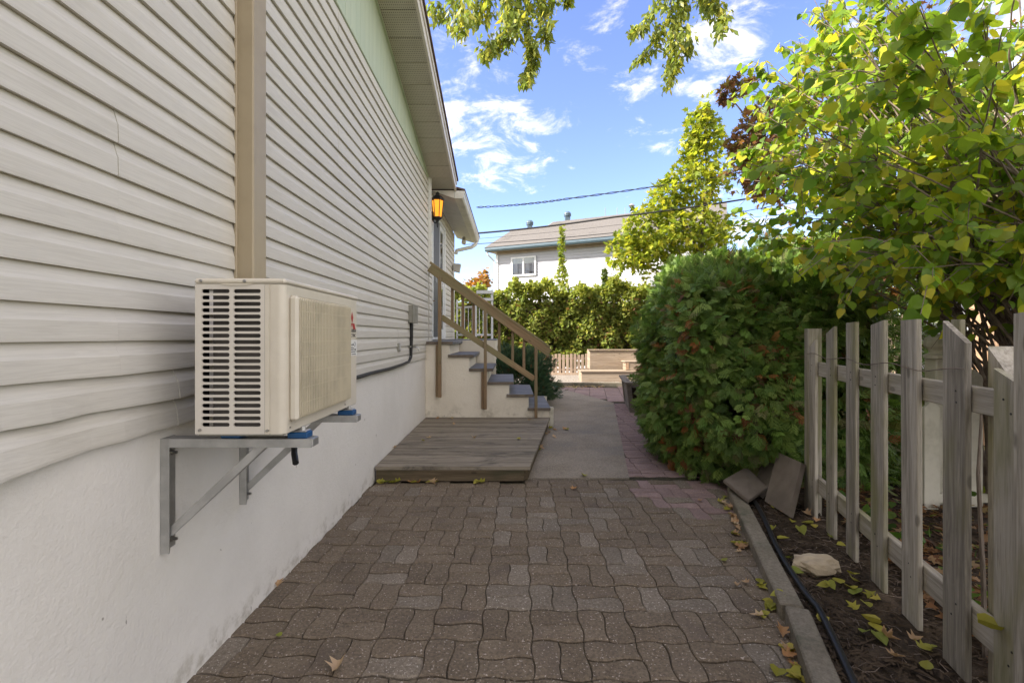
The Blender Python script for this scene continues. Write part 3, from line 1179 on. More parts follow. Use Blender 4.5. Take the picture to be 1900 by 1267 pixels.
# wall lantern, lit
LX, LY, LZ = -1.185, 7.50, 3.45
lan = thing('wall_lantern', 'lit black coach lantern with amber glass on the wall above the door', 'lantern', (LX, LY, LZ))
m = MB()
m.lathe([(.085, .145), (.115, .150), (.11, .165), (.075, .215), (.03, .245), (.034, .262), (.012, .29), (.0, .30)], (LX, LY, LZ), 6)
m.build('roof_cap', M['black'], lan)
m = MB()
for k in range(6):
    a = k * math.pi / 3
    p0 = (LX + .068 * math.cos(a), LY + .068 * math.sin(a), LZ - .125)
    p1 = (LX + .098 * math.cos(a), LY + .098 * math.sin(a), LZ + .148)
    m.tube([p0, p1], .0075, 5)
m.lathe([(.03, -.175), (.055, -.155), (.076, -.135), (.076, -.122)], (LX, LY, LZ), 6)
m.lathe([(.0, -.30), (.012, -.27), (.014, -.2), (.03, -.175)], (LX, LY, LZ), 8)
m.build('frame', M['black'], lan)
m = MB()
m.lathe([(.061, -.12), (.089, .143)], (LX, LY, LZ), 6)
m.build('glass_shade', M['lantern_glass'], lan)
m = MB()
m.tube([(WX + .004, LY, LZ - .10), (WX + .06, LY, LZ - .21), (LX - .03, LY, LZ - .22), (LX, LY, LZ - .17)], .011, 6)
m.lathe([(.045, -.06), (.05, 0), (.045, .06)], (WX + .02, LY, LZ - .10), 10)
m.build('bracket', M['black'], lan)

# outdoor speaker box on the corner, globe lamp under the eave
sp = thing('wall_speaker', 'small pale grey box speaker tilted on the rear corner of the house', 'speaker', (WX, 10.25, 2.92))
m = MB()
m.prism([(WX + .035, 10.20, 2.84), (WX + .165, 10.16, 2.80), (WX + .20, 10.16, 2.985), (WX + .04, 10.20, 3.005)], (0, .17, 0))
m.build('body', M['grey_pale'], sp)
m = MB()
m.cbox(WX + .004, WX + .04, 10.24, 10.32, 2.86, 2.97, .004)
m.build('bracket', M['grey_box'], sp)
gl = thing('globe_lamp', 'small globe security lamp hanging below the end of the eave', 'lamp', (-1.07, 10.7, 3.66))
m = MB()
m.lathe([(.0, -.085), (.04, -.07), (.058, -.03), (.05, .01), (.03, .03)], (-1.085, 10.72, 3.60), 12)
m.build('globe', M['fascia'], gl, smooth=True)
m = MB()
m.lathe([(.045, .03), (.04, .09), (.02, .10)], (-1.085, 10.72, 3.60), 10)
m.build('socket', M['grey_box'], gl)

# line-set duct
du = thing('line_duct', 'tan square pipe cover running up the siding above the outdoor air conditioner', 'pipe cover', (WX, 2.235, 1.3))
m = MB()
m.cbox(WX + .004, -1.213, 2.175, 2.293, 1.30, 5.2, .006)
m.build('cover', M['duct'], du)
m = MB()
m.cbox(WX + .003, WX + .016, 2.160, 2.308, 1.30, 5.19, .003)
m.build('back_plate', M['duct'], du)
m = MB()
m.lathe([(.005, -.003), (.006, 0), (.004, .003)], (-1.29, 2.167, 2.32), 8)
m.build('screw', M['screw'], du)

# electrical box with its conduit and the cable along the siding
eb = thing('junction_box', 'grey electrical box on the siding with black conduit running down', 'electrical box', (WX, 5.98, 1.68))
m = MB()
m.cbox(WX + .004, -1.243, 5.84, 6.14, 1.565, 1.79, .005)
m.build('body', M['grey_box'], eb)
m = MB()
m.cbox(-1.242, -1.232, 5.835, 6.145, 1.56, 1.797, .003)
m.build('cover', M['grey_box'], eb)
m = MB()
m.tube([(WX + .028, 5.93, 1.57), (WX + .028, 5.92, 1.35), (WX + .026, 5.90, 1.13), (WX + .024, 5.80, 1.075), (WX + .024, 5.5, 1.062), (WX + .024, 4.9, 1.052), (WX + .024, 4.2, 1.058), (WX + .024, 3.5, 1.05), (WX + .024, 2.8, 1.056), (WX + .024, 2.3, 1.05)],
       [.022, .022, .02, .017, .016, .017, .016, .018, .016, .016], 7)
m.build('conduit', M['black'], eb)
m = MB()
for zz in (1.25, 1.12):
    m.cbox(WX + .004, WX + .034, 5.88, 5.96, zz, zz + .02, .003)
m.build('strap', M['screw'], eb)
ob = thing('outlet_cover', 'small grey outdoor outlet cover on the siding below the electrical box', 'outlet', (WX, 5.35, 1.28))
m = MB()
m.cbox(WX + .003, WX + .020, 5.27, 5.37, 1.215, 1.315, .004)
m.build('plate', M['grey_box'], ob)
m = MB()
m.cbox(WX + .020, WX + .032, 5.30, 5.355, 1.235, 1.305, .006)
m.build('lid', M['grey_pale'], ob)
hb = thing('hose_tap', 'small brass garden tap on the siding right of the black conduit', 'tap', (WX, 6.1, 1.24))
m = MB()
m.tube([(WX, 6.12, 1.25), (WX + .05, 6.12, 1.25), (WX + .075, 6.13, 1.235), (WX + .085, 6.13, 1.20)], .011, 7)
m.build('spout', M['screw'], hb)
m = MB()
m.lathe([(.022, 0), (.026, .006), (.022, .012)], (WX + .045, 6.12, 1.275), 8)
m.build('handle', M['screw'], hb)

# ------------------------------------------------------------------ outdoor air conditioner on its wall bracket
AX0, AX1, AY0, AY1, AZ0, AZ1 = -1.106, -.792, 1.616, 2.390, 1.055, 1.600
ac = thing('air_conditioner', 'cream outdoor air conditioner unit with slotted side and ribbed fan grille', 'air conditioner', (-.95, 2.0, AZ0))
# slotted side panel
m = MB()
TH = .006
xs = [(-1.083, -.985), (-.9715, -.8757)]
zc = [1.5565 - .02228 * k for k in range(22)]
edges_x = [AX0 + .002, -.97825, -.862]
for ci, (sx0, sx1) in enumerate(xs):
    for zk in zc:
        hz = .00705
        ox0, ox1 = edges_x[ci], edges_x[ci + 1]
        oz0, oz1 = zk - .01114, zk + .01114
        inner, outer = [], []
        r = hz * .85
        for (cx_, cz_, a0) in ((sx1 - r, zk + hz - r, 0), (sx0 + r, zk + hz - r, 90), (sx0 + r, zk - hz + r, 180), (sx1 - r, zk - hz + r, 270)):
            for a in (0, 45, 90):
                aa = R(a0 + a)
                inner.append((cx_ + r * math.cos(aa), cz_ + r * math.sin(aa)))
        corners = [(ox1, oz1), (ox0, oz1), (ox0, oz0), (ox1, oz0)]
        outer = []
        for q in range(4):
            cxx, czz = corners[q]
            i0, i2 = inner[q * 3], inner[q * 3 + 2]
            if q % 2 == 0:
                outer += [(cxx, i0[1]), (cxx, czz), (i2[0], czz)]
            else:
                outer += [(i0[0], czz), (cxx, czz), (cxx, i2[1])]
        n = 12
        vs = [(x, AY0, z) for x, z in outer] + [(x, AY0, z) for x, z in inner] + [(x, AY0 + TH, z) for x, z in inner]
        fs = []
        for k in range(n):
            l = (k + 1) % n
            fs.append((k, n + k, n + l, l))
            fs.append((n + k, 2 * n + k, 2 * n + l, n + l))
        m.add(vs, fs)
zt, zb = zc[0] + .01114, zc[-1] - .01114
m.add([(AX0 + .002, AY0, zt), (edges_x[2], AY0, zt), (edges_x[2], AY0, 1.581), (AX0 + .002, AY0, 1.581)], [(0, 1, 2, 3)])
m.add([(AX0 + .002, AY0, AZ0), (edges_x[2], AY0, AZ0), (edges_x[2], AY0, zb), (AX0 + .002, AY0, zb)], [(0, 1, 2, 3)])
m.box(AX0, AX0 + .002, AY0, AY0 + .05, AZ0, 1.581)
m.build('side_panel', M['ac_side'], ac)
# wrap-round front cover with rounded corners
m = MB()
rc = .024
prof = [(edges_x[2] + .001, AY0 + .012), (edges_x[2] + .001, AY0 - .0005), (-.848, AY0 - .0005), (-.846, AY0 + .003), (-.842, AY0 + .003), (-.840, AY0 - .0005)]
for a in range(0, 91, 15):
    prof.append((AX1 - rc + rc * math.sin(R(a)), AY0 - .0005 + rc - rc * math.cos(R(a))))
prof += [(AX1, AY1 - rc)]
for a in range(15, 91, 15):
    prof.append((AX1 - rc + rc * math.cos(R(a)), AY1 - rc + rc * math.sin(R(a))))
prof += [(AX0 + .05, AY1)]
nv = len(prof)
m.add([(x, y, AZ0) for x, y in prof] + [(x, y, 1.5805) for x, y in prof], [(k, k + 1, nv + k + 1, nv + k) for k in range(nv - 1)])
m.build('front_panel', M['ac'], ac)
m = MB()
m.cbox(AX0 - .003, AX1 + .003, AY0 - .004, AY1 + .004, 1.5815, 1.6015, .007)
m.prism([(-1.02, AY0 - .0045, 1.583), (-.90, AY0 - .0045, 1.583), (-.925, AY0 - .0045, 1.577), (-.995, AY0 - .0045, 1.577)], (0, .004, 0))
m.build('lid', M['ac'], ac)
m = MB()
m.box(AX0 + .01, AX1 - .01, AY0 + .004, AY1 - .004, AZ0 - .006, AZ0 + .004)
m.build('base_pan', M['grey_box'], ac)
m = MB()
m.box(AX0 + .052, AX1 - .02, AY0 + .018, AY1 - .01, AZ0 + .005, 1.578)
m.build('coil', M['coil'], ac)
m = MB()
m.box(AX0 + .004, AX0 + .018, AY0 + .012, AY0 + .05, AZ0 + .005, 1.578)
m.build('corner_post', M['dark_gap'], ac)  # near-black strip added for the dark gap behind the slots
# bulging fan grille
m = MB()
GY, GYE, GZ0, GZ1 = 1.660, 2.222, 1.092, 1.546
def bulge(t):
    return min(1.0, 1 - (1 - min(1, t / .05)) ** 3) if t < .05 else 1.0
nyb, nzb = 40, 14
NR = 36
for k in range(NR + 1):
    yy = GY + .012 + (GYE - GY - .018) * k / NR
    e = bulge((NR - k) / NR * 1.3 + .012)
    path = []
    for q in range(13):
        t = (0, .012, .03, .06, .12, .3, .5, .7, .88, .94, .97, .988, 1)[q]
        zz = GZ0 + .004 + (GZ1 - GZ0 - .008) * t
        x = AX1 + .004 + .026 * e * bulge(min(t, 1 - t) * 1.7 + .006)
        path.append((x, yy, zz))
    w = .0042
    vs = []
    for p in path:
        vs += [(p[0] - .012, p[1] - w, p[2]), (p[0], p[1] - w * .8, p[2]), (p[0], p[1] + w * .8, p[2]), (p[0] - .012, p[1] + w, p[2])]
    fs = []
    for q in range(12):
        for c in range(3):
            fs.append((q * 4 + c, q * 4 + c + 1, q * 4 + 5 + c, q * 4 + 4 + c))
    m.add(vs, fs)
gr = m.build('fan_grille', M['ac_grille'], ac)
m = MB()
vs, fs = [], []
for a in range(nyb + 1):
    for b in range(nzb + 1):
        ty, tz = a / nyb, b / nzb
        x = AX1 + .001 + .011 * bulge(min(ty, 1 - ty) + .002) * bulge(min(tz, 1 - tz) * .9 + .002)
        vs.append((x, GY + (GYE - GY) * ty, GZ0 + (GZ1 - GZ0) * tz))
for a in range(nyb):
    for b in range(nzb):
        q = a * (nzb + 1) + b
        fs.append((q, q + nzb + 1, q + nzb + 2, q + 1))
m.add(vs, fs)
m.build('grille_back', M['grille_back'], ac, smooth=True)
m = MB()
for k in range(7):
    zz = GZ0 + .06 + k * .056
    m.cbox(AX1 + .0225, AX1 + .0285, GY + .03, GYE - .012, zz, zz + .0025, .0005)
m.build('cross_wires', M['ac_grille'], ac)
m = MB()
m.cbox(AX1 - .002, AX1 + .031, GY - .012, GY + .010, GZ0 + .002, GZ1 - .002, .009)
m.build('grille_edge', M['ac'], ac)
m = MB()
for (x, y, z) in ((-1.083, AY0 - .006, 1.592), (-.93, AY0 - .006, 1.591), (-1.088, AY0 - .003, 1.070), (-.852, AY0 - .003, 1.068)):
    m.tube([(x, y - .003, z), (x, y + .004, z)], [.0045, .0058], 8)
for yy in (1.655, 2.205):
    m.tube([(AX1 + .003, yy, 1.072), (AX1 - .002, yy, 1.072)], .0035, 6)
m.build('screw', M['screw'], ac)
# printed emblem and sticker on the right of the front
LPY, LPZ = 2.30, 1.462
m = MB()
m.box(AX1 - .001, AX1 + .0012, 2.238, 2.368, 1.385, 1.53)
badge = m.build('badge_plate', M['ac'], ac)
s_ = .0335
m = MB()
def rhomb(cy_, cz_, ang):
    a = R(ang)
    ux, uz = math.cos(a), math.sin(a)
    h2 = s_ * .5 / math.cos(R(30)) * 1.0
    p = [(0, 0), (s_, 30), (2 * s_ * math.cos(R(30)), 0), (s_, -30)]
    pts = []
    for rr, dd in p:
        aa = a + R(dd)
        pts.append((AX1 + .0016, cy_ + rr * math.cos(aa), cz_ + rr * math.sin(aa)))
    m.prism(pts, (.0008, 0, 0))
for ang in (90, 210, 330):
    rhomb(LPY, LPZ, ang)
m.build('emblem', M['red_print'], badge)


def text_part(txt, size, loc, mat, parent, name='lettering', width=None, align='CENTER'):
    cu = bpy.data.curves.new(name, 'FONT')
    cu.body = txt
    cu.size = size
    cu.align_x = align
    cu.extrude = .0004
    tmp = bpy.data.objects.new(name, cu)
    col.objects.link(tmp)
    dg = bpy.context.evaluated_depsgraph_get()
    me = bpy.data.meshes.new_from_object(tmp.evaluated_get(dg))
    bpy.data.objects.remove(tmp)
    me.materials.clear()
    me.materials.append(mat)
    o = bpy.data.objects.new(name, me)
    col.objects.link(o)
    o.parent = parent
    o.location = Vector(loc) - wloc(parent)
    o.rotation_euler = (R(90), 0, R(90))
    if width:
        xs_ = [v.co.x for v in me.vertices]
        s2 = width / (max(xs_) - min(xs_))
        o.scale = (s2, 1, 1)
    return o


text_part('MITSUBISHI', .023, (AX1 + .0018, LPY, 1.418), M['dark_print'], badge, width=.112)
text_part('ELECTRIC', .023, (AX1 + .0018, LPY, 1.394), M['dark_print'], badge, width=.108)
m = MB()
m.box(AX1 - .001, AX1 + .0012, 2.232, 2.372, 1.300, 1.380)
stk = m.build('sticker', M['sticker'], ac)
m = MB()
pts = [(AX1 + .0014, 2.262 - .02 * math.sin(t * 3.14), 1.372 - .022 * (1 - math.cos(t * 3.14)) / 2 * 1.3) for t in [k / 8 for k in range(9)]]
m.tube(pts + [(AX1 + .0014, 2.31, 1.345)], .0011, 4)
for k in range(6):
    m.box(AX1 + .0012, AX1 + .0017, 2.272 + k * .010, 2.278 + k * .010, 1.352, 1.357 + .004 * (k % 2))
for (a, b, z) in ((2.27, 2.33, 1.336), (2.262, 2.325, 1.328), (2.285, 2.35, 1.318), (2.245, 2.29, 1.308), (2.30, 2.355, 1.306)):
    m.box(AX1 + .0012, AX1 + .0017, a, b, z, z + .0035)
m.tube([(AX1 + .0014, 2.34 + .012 * math.cos(t), 1.358 + .011 * math.sin(t)) for t in [k * .7 for k in range(10)]], .001, 4)
m.box(AX1 + .0012, AX1 + .0017, 2.338, 2.356, 1.326, 1.334)
m.build('print', M['dark_print'], stk)


def bracket(yy, label):
    b = thing('wall_bracket', label, 'bracket', (WX, yy, 1.0), 'steel brackets under the air conditioner')
    x0 = WX - .008
    m = MB()                                                # upright: angle iron
    m.cbox(x0, x0 + .034, yy - .022, yy - .017, .586, 1.016, .001)
    m.cbox(x0, x0 + .006, yy - .017, yy + .05, .590, 1.016, .001)
    m.build('upright', M['alu'], b)
    m = MB()
    m.cbox(x0 + .0345, -.742, yy - .0225, yy - .018, .983, 1.016, .001)
    m.cbox(x0 + .007, -.742, yy - .018, yy + .035, 1.012, 1.016, .001)
    m.cbox(-.742, -.739, yy - .015, yy + .035, .985, 1.014, .001)
    m.build('arm', M['alu'], b)
    rbox('brace', M['alu'], b, (x0 + .028, yy - .010, .660), (-.93, yy - .010, .990), .006, .030, c=.001)
    rbox('brace_flange', M['alu'], b, (x0 + .030, yy + .006, .650), (-.925, yy + .006, .978), .026, .004, c=.001)
    for zz in (.955, .625):
        m = MB()
        m.tube([(x0 + .004, yy + .022, zz), (x0 + .032, yy + .022, zz)], .006, 7)
        m.tube([(x0 + .006, yy + .022, zz), (x0 + .014, yy + .022, zz)], .012, 6)
        m.build('bolt', M['screw'], b)
    for xx in (-.80, -1.05):
        m = MB()
        m.cbox(xx - .035, xx + .04, yy - .02, yy + .032, 1.0165, 1.0385, .003)
        m.build('rubber_pad', M['blue_rubber'], b)
        m = MB()
        m.cbox(xx - .028, xx + .034, yy - .016, yy + .028, 1.039, 1.0445, .002)
        m.tube([(xx + .012, yy + .006, 1.044), (xx + .012, yy + .006, 1.058)], [.011, .010], 6)
        m.build('foot_clip', M['alu'], b)
    return b


bracket(1.742, 'nearer galvanised steel bracket on the stucco under the air conditioner')
bracket(2.245, 'farther galvanised steel bracket under the air conditioner, carrying the drain pipe')
dp = thing('drain_pipe', 'short black drain pipe tied to the farther steel bracket', 'pipe', (-1.0, 2.2, .93))
m = MB()
m.tube([(-1.05, 2.24, 1.03), (-1.02, 2.18, .93), (-.985, 2.10, .865), (-.955, 2.05, .835)], .014, 8)
m.build('pipe', M['black'], dp)
m = MB()
m.tube([(-1.07, 2.225, .91), (-1.04, 2.215, .955), (-1.015, 2.225, .925), (-1.045, 2.235, .88), (-1.07, 2.225, .91)], .006, 5)
m.build('cable_tie', M['black'], dp)

# ------------------------------------------------------------------ deck, stairs, handrail
deck = thing('wooden_deck', 'low weathered grey wooden deck at the foot of the stairs', 'deck', (-.5, 5.7, 0))
def deck_r(y):
    return .170 + (y - 4.43) * .158


y = 4.415
k = 0
while y < 7.06:
    y1 = min(y + .138, 7.072)
    x1 = deck_r((y + y1) / 2) + random.uniform(-.006, .006) + .02
    xm = (FX + .012 + x1) / 2
    zt = .150 + random.uniform(-.002, .002)
    m = MB()
    m.prism([(FX + .012, y, zt - .034), (deck_r(y) + .02, y, zt - .034), (deck_r(y1) + .02, y1, zt - .034), (FX + .012, y1, zt - .034)], (0, 0, .034))
    m.build('deck_board', M['deck'], deck, origin=(xm, (y + y1) / 2, zt))
    y = y1 + .008
    k += 1
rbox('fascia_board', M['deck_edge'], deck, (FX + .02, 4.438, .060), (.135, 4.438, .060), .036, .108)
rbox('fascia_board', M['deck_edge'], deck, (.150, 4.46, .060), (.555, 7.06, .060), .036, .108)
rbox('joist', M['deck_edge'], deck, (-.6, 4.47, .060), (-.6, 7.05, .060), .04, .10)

stairs = thing('entry_stairs', 'cream stucco entry stairs with dark slate treads leading to the side door', 'stairs', (-.5, 7.7, 0))
YN, YF = 7.08, 8.45
m = MB()
prof = [(FX + .002, -.05), (.598, -.05), (.598, .255), (.28, .255), (.28, .461), (-.018, .461), (-.018, .652), (-.35, .652), (-.35, .856), (-.63, .856), (-.63, 1.066), (-.936, 1.066), (-.936, 1.266), (FX + .002, 1.266)]
m.prism([(x, YN, z) for x, z in prof][::-1], (0, YF - YN - .02, 0))
m.build('stair_wall', M['stucco_cream'], stairs)
tr = [(-1.300, -.877, 1.314), (-.957, -.560, 1.113), (-.636, -.265, .903), (-.353, .052, .699), (-.058, .356, .508), (.264, .615, .302)]
for i, (a, b, z) in enumerate(tr):
    m = MB()
    m.cbox(max(a, FX + .004), b, YN - .032, YF - .01, z - .046, z, .005)
    to = m.build('landing' if i == 0 else 'tread', M['slate'], stairs)
    to.data.materials.append(M['slate_edge'])
    for f in to.data.polygons:
        if f.normal.y < -.9:
            f.material_index = 1
m = MB()
m.cbox(FX + .004, -.28, YF, 10.55, .0, 1.316, .006)
m.build('porch_block', M['stucco_cream'], stairs)
m = MB()
m.cbox(FX + .004, -.265, YF + .004, 10.56, 1.3165, 1.330, .004)
m.build('porch_slab', M['slate'], stairs)
for ya in (YN + .02, YF - .07):
    m = MB()
    m.cbox(.60, .665, ya, ya + .035, -.01, .30, .003)
    m.build('end_post', M['cream_paint'], stairs)

hr = thing('handrail', 'brown wooden handrail with square posts down the side of the entry stairs', 'railing', (-.4, 7.0, .15))
def rail_z(x):
    return 2.435 - .708 * (x + 1.23)


rbox('top_rail', M['rail_brown'], hr, (-1.235, 7.035, rail_z(-1.235)), (.60, 7.035, rail_z(.60)), .040, .125, c=.005)
rbox('cap_rail', M['rail_brown'], hr, (-1.225, 7.055, rail_z(-1.225) + .088), (.60, 7.055, rail_z(.60) + .088), .088, .036, c=.006)
def low_z(x):
    return 1.685 - .668 * (x + 1.05)


rbox('lower_rail', M['rail_brown'], hr, (-1.055, 7.045, low_z(-1.055)), (.365, 7.045, low_z(.365)), .034, .088, c=.005)
def vpost(x0, x1, y0, y1, z0, z1, name):
    b = MB()
    b.cbox(x0, x1, y0, y1, z0, z1, .004)
    b.build(name, M['post_brown'], hr, origin=((x0 + x1) / 2, (y0 + y1) / 2, z0))


vpost(-1.100, -1.048, 6.985, 7.024, .465, rail_z(-1.07) - .02, 'post')
vpost(-1.140, -1.104, 7.030, 7.075, .465, 1.262, 'spacer')
vpost(-.403, -.358, 6.985, 7.024, .285, rail_z(-.38) - .05, 'post')
vpost(-.445, -.408, 7.030, 7.075, .285, .850, 'spacer')
vpost(.366, .412, 6.985, 7.024, .1525, rail_z(.39) - .05, 'post')
for zx in (420, 557, 697, 1030, 1205, 1352):
    x = (780 + zx / 7.04 - CX) / F * 7.1
    vpost(x - .021, x + .021, 7.066, 7.10, low_z(x) - .03, rail_z(x) + .03, 'baluster')

wr = thing('white_railing', 'white metal railing on the porch behind the brown handrail', 'railing', (-.75, 9.8, 1.33))
for (x, y, z1) in ((-1.18, 10.2, 2.20), (-.735, 9.8, 2.08), (-.39, 9.8, 2.38)):
    w = .022 if x > -1 else .018
    m = MB()
    m.cbox(x - w, x + w, y - w, y + w, 1.331, z1, .004)
    m.build('post', M['white_paint'], wr)
for x in (-.66, -.58, -.50):
    m = MB()
    m.cbox(x - .008, x + .008, 9.79, 9.81, 1.435, 2.035, .002)
    m.build('baluster', M['white_paint'], wr)
for k in range(4):
    m = MB()
    m.cbox(-1.10 + k * .09, -1.085 + k * .09, 10.15 - .075 * k, 10.165 - .075 * k, 1.43, 2.01, .002)
    m.build('baluster', M['white_paint'], wr)
for (xa, xb, ya, yb, za, zb_) in ((-.716, -.413, 9.785, 9.815, 1.40, 1.44), (-.716, -.413, 9.785, 9.815, 2.03, 2.07), (-.70, -.36, 9.753, 9.777, 2.14, 2.20), (-.72, -.36, 9.753, 9.777, 2.29, 2.36)):
    m = MB()
    m.cbox(xa, xb, ya, yb, za, zb_, .004)
    m.build('rail', M['white_paint'], wr)
rbox('rail', M['white_paint'], wr, (-1.18, 10.2, 2.02), (-.74, 9.83, 2.02), .03, .04)
rbox('rail', M['white_paint'], wr, (-1.18, 10.2, 1.42), (-.74, 9.83, 1.42), .03, .04)

# ------------------------------------------------------------------ picket fence on the right
fence = thing('picket_fence', 'weathered grey wooden picket fence along the soil bed on the right', 'fence', (1.95, 2.4, .04))
FD = Vector((.295, 1, 0)).normalized()
FN = Vector((-FD.y, FD.x, 0))                                # faces the path


def fpt(y, off=0.0):
    return Vector((1.763 + .295 * (y - 1.785), y, 0)) + FN * off


def picket(yn, w, z0, zn, zf, th=.021, off=0.0, name='picket', lean=0.0):
    """near edge at depth yn; zn / zf are the heights of its near and far top corner"""
    a = fpt(yn, off)
    b = a + FD * w
    q = -FN * th
    mid = (a + b) / 2 + q / 2
    c = .0035
    m = MB()
    def P(s, t, z):
        return tuple(a + FD * s + q * t + Vector((0, 0, z)) + FN * lean * (z - z0))
    ring = [(0, c / th), (c / w, 0), (1 - c / w, 0), (1, c / th), (1, 1 - c / th), (1 - c / w, 1), (c / w, 1), (0, 1 - c / th)]
    vs = [P(s * w, t, z0) for s, t in ring] + [P(s * w, t, zn + (zf - zn) * s) for s, t in ring]
    fs = [tuple(range(8)), tuple(range(8, 16))[::-1]] + [(k, 8 + k, 8 + (k + 1) % 8, (k + 1) % 8) for k in range(8)]
    m.add(vs, fs)
    return m.build(name, M['fence'], fence, origin=(mid.x, mid.y, z0))


picket(3.38, .132, .06, 1.375, 1.305)
picket(3.039, .138, .06, 1.462, 1.415)
picket(2.728, .134, .06, 1.482, 1.480)
picket(2.402, .146, .06, 1.482, 1.458)
picket(2.098, .140, .06, 1.476, 1.474, lean=.004)
picket(1.785, .146, .06, 1.372, 1.462)
picket(1.500, .150, .06, 1.225, 1.285)
picket(1.02, .142, .06, 1.47, 1.44)
picket(.70, .142, .06, 1.45, 1.45)
# the post between picket rows seen at the right edge
picket(1.351, .088, .02, 1.475, 1.47, .085, .075, 'gate_post')
picket(3.515, .095, .0, 1.455, 1.455, .09, .0, 'post')
picket(1.66, .135, .03, 1.23, 1.36, .085, -.070, 'post')
# second row of boards behind the rails
picket(1.93, .060, .05, 1.468, 1.470, .020, -.062, 'rear_picket')
def frail(z, y0, y1, h, name='rail'):
    p0, p1 = fpt(y0, -.0405), fpt(y1, -.0405)
    return rbox(name, M['fence_rail'], fence, (p0.x, p0.y, z), (p1.x, p1.y, z), .036, h, c=.004)


frail(1.155, .66, 3.51, .100)
frail(.300, .66, 3.51, .112)
m = MB()
pts = []
for k in range(24):
    y = 3.5 - k * .075
    p = fpt(y, .012)
    pts.append((p.x, p.y, 1.262 + .012 * math.sin(k * .9) - .012 * math.sin(k / 23 * 3.1)))
m.tube(pts, .0022, 5)
m.build('wire', M['twig'], fence)
m = MB()
for yn, w in ((3.38, .132), (3.039, .138), (2.728, .134), (2.402, .146), (2.098, .140), (1.785, .146), (1.5, .15)):
    for zz in (1.135, 1.18, .275, .33):
        p = fpt(yn + w * random.uniform(.35, .65), 0)
        m.tube([(p.x + FN.x * -.002, p.y + FN.y * -.002, zz), (p.x + FN.x * .0015, p.y + FN.y * .0015, zz)], .0042, 6)
m.build('nail_heads', M['cable'], fence, 'stuff')

# cream picket fence and post behind it
cf = thing('cream_fence', 'cream painted picket fence with a round topped post behind the grey fence', 'fence', (3.3, 3.62, .05))
def cpick(x0, x1, y, z0, z1, name='picket'):
    m = MB()
    xm = (x0 + x1) / 2
    m.prism([(x0, y, z0), (x1, y, z0), (x1, y, z1 - .055), (xm, y, z1), (x0, y, z1 - .055)], (0, .022, 0))
    m.build(name, M['cream_paint'], cf)


cpick(3.20, 3.32, 3.56, .06, .90)
cpick(3.53, 3.65, 3.56, .08, 1.14)
cpick(3.84, 3.96, 3.56, .08, 1.14)
m = MB()
m.cbox(3.15, 4.2, 3.583, 3.62, .10, .17, .004)
m.build('rail', M['cream_paint'], cf)
m = MB()
m.cbox(3.375, 3.485, 3.65, 3.76, .03, 1.22, .006)
m.lathe([(.085, 1.22), (.088, 1.245), (.05, 1.262), (.055, 1.285), (.082, 1.315), (.088, 1.345), (.075, 1.385), (.035, 1.412), (.0, 1.418)], (3.43, 3.705, 0), 14)
m.build('post', M['cream_paint'], cf, smooth=False)

# ------------------------------------------------------------------ slabs, rock, hose
def slab(corners, th, label):
    c = [Vector(p) for p in corners]
    n_ = (c[1] - c[0]).cross(c[2] - c[0]).normalized()
    s_ = thing('concrete_slab', label, 'paving slab', (sum((p.x for p in c)) / 4, sum((p.y for p in c)) / 4, min(p.z for p in c)), 'loose paving slabs by the hedge')
    m = MB()
    cen = sum(c, Vector()) / 4
    top = [p + (cen - p).normalized() * .008 for p in c]
    vs = [p - n_ * th for p in c] + [p - n_ * .006 for p in c] + top
    fs = [(3, 2, 1, 0), (8, 9, 10, 11)]
    for k in range(4):
        l = (k + 1) % 4
        fs += [(k, l, 4 + l, 4 + k), (4 + k, 4 + l, 8 + l, 8 + k)]
    m.add(vs, fs)
    m.build('slab', M['slab'], s_)


slab([(1.865, 3.60, .120), (2.14, 3.82, .150), (2.11, 4.12, .235), (1.835, 3.96, .170)], .030, 'dark paving slab lying tilted over the end of the concrete edging')
slab([(2.085, 3.80, .055), (2.105, 4.10, .055), (2.33, 4.16, .26), (2.31, 3.88, .26)][::-1][::-1], .042, 'paving slab half hidden between the lying slab and the leaning slab')
slab([(2.09, 3.40, .050), (2.08, 3.70, .052), (2.275, 3.86, .405), (2.285, 3.555, .40)][::-1][::-1], .046, 'large pale paving slab leaning against the fence post')

rk = MB()
nu, nv_ = 16, 9
vs, fs = [], []
for b in range(nv_ + 1):
    th = math.pi * b / nv_
    for a in range(nu):
        ph = 2 * math.pi * a / nu
        d = Vector((math.sin(th) * math.cos(ph), math.sin(th) * math.sin(ph), math.cos(th)))
        r = 1 + .14 * math.sin(3 * d.x + 5 * d.y) + .10 * math.sin(7 * d.y - 4 * d.z + 1) + .07 * math.sin(11 * d.x + 3 * d.z)
        z = d.z * r * .062
        z = min(z, .040 + .012 * d.x + .006 * math.sin(9 * d.y))
        vs.append((1.765 + d.x * r * .128, 2.66 + d.y * r * .085, .083 + z))
for b in range(nv_):
    for a in range(nu):
        l = (a + 1) % nu
        fs.append((b * nu + a, (b + 1) * nu + a, (b + 1) * nu + l, b * nu + l))
rk.add(vs, fs)
tag(rk.build('rock', M['rock'], None, origin=(1.765, 2.66, .03)), 'flat tan rock lying on the dark soil between hose and fence', 'rock')
hs = MB()
pts = []
for k in range(26):
    t = k / 25
    y = 3.86 - t * 2.9
    x = curb_x(y) + .148 + .012 * math.sin(y * 4) + (.03 if y > 3.6 else 0) * (y - 3.6) / .25
    pts.append((x, y, .078 + .006 * math.sin(y * 6) - (.04 * max(0, (y - 3.65) / .2))))
hs.tube(pts, .0155, 9)
tag(hs.build('hose', M['black'], None, smooth=True, origin=(1.7, 2.6, .05)), 'black irrigation hose running along the concrete edging', 'hose')

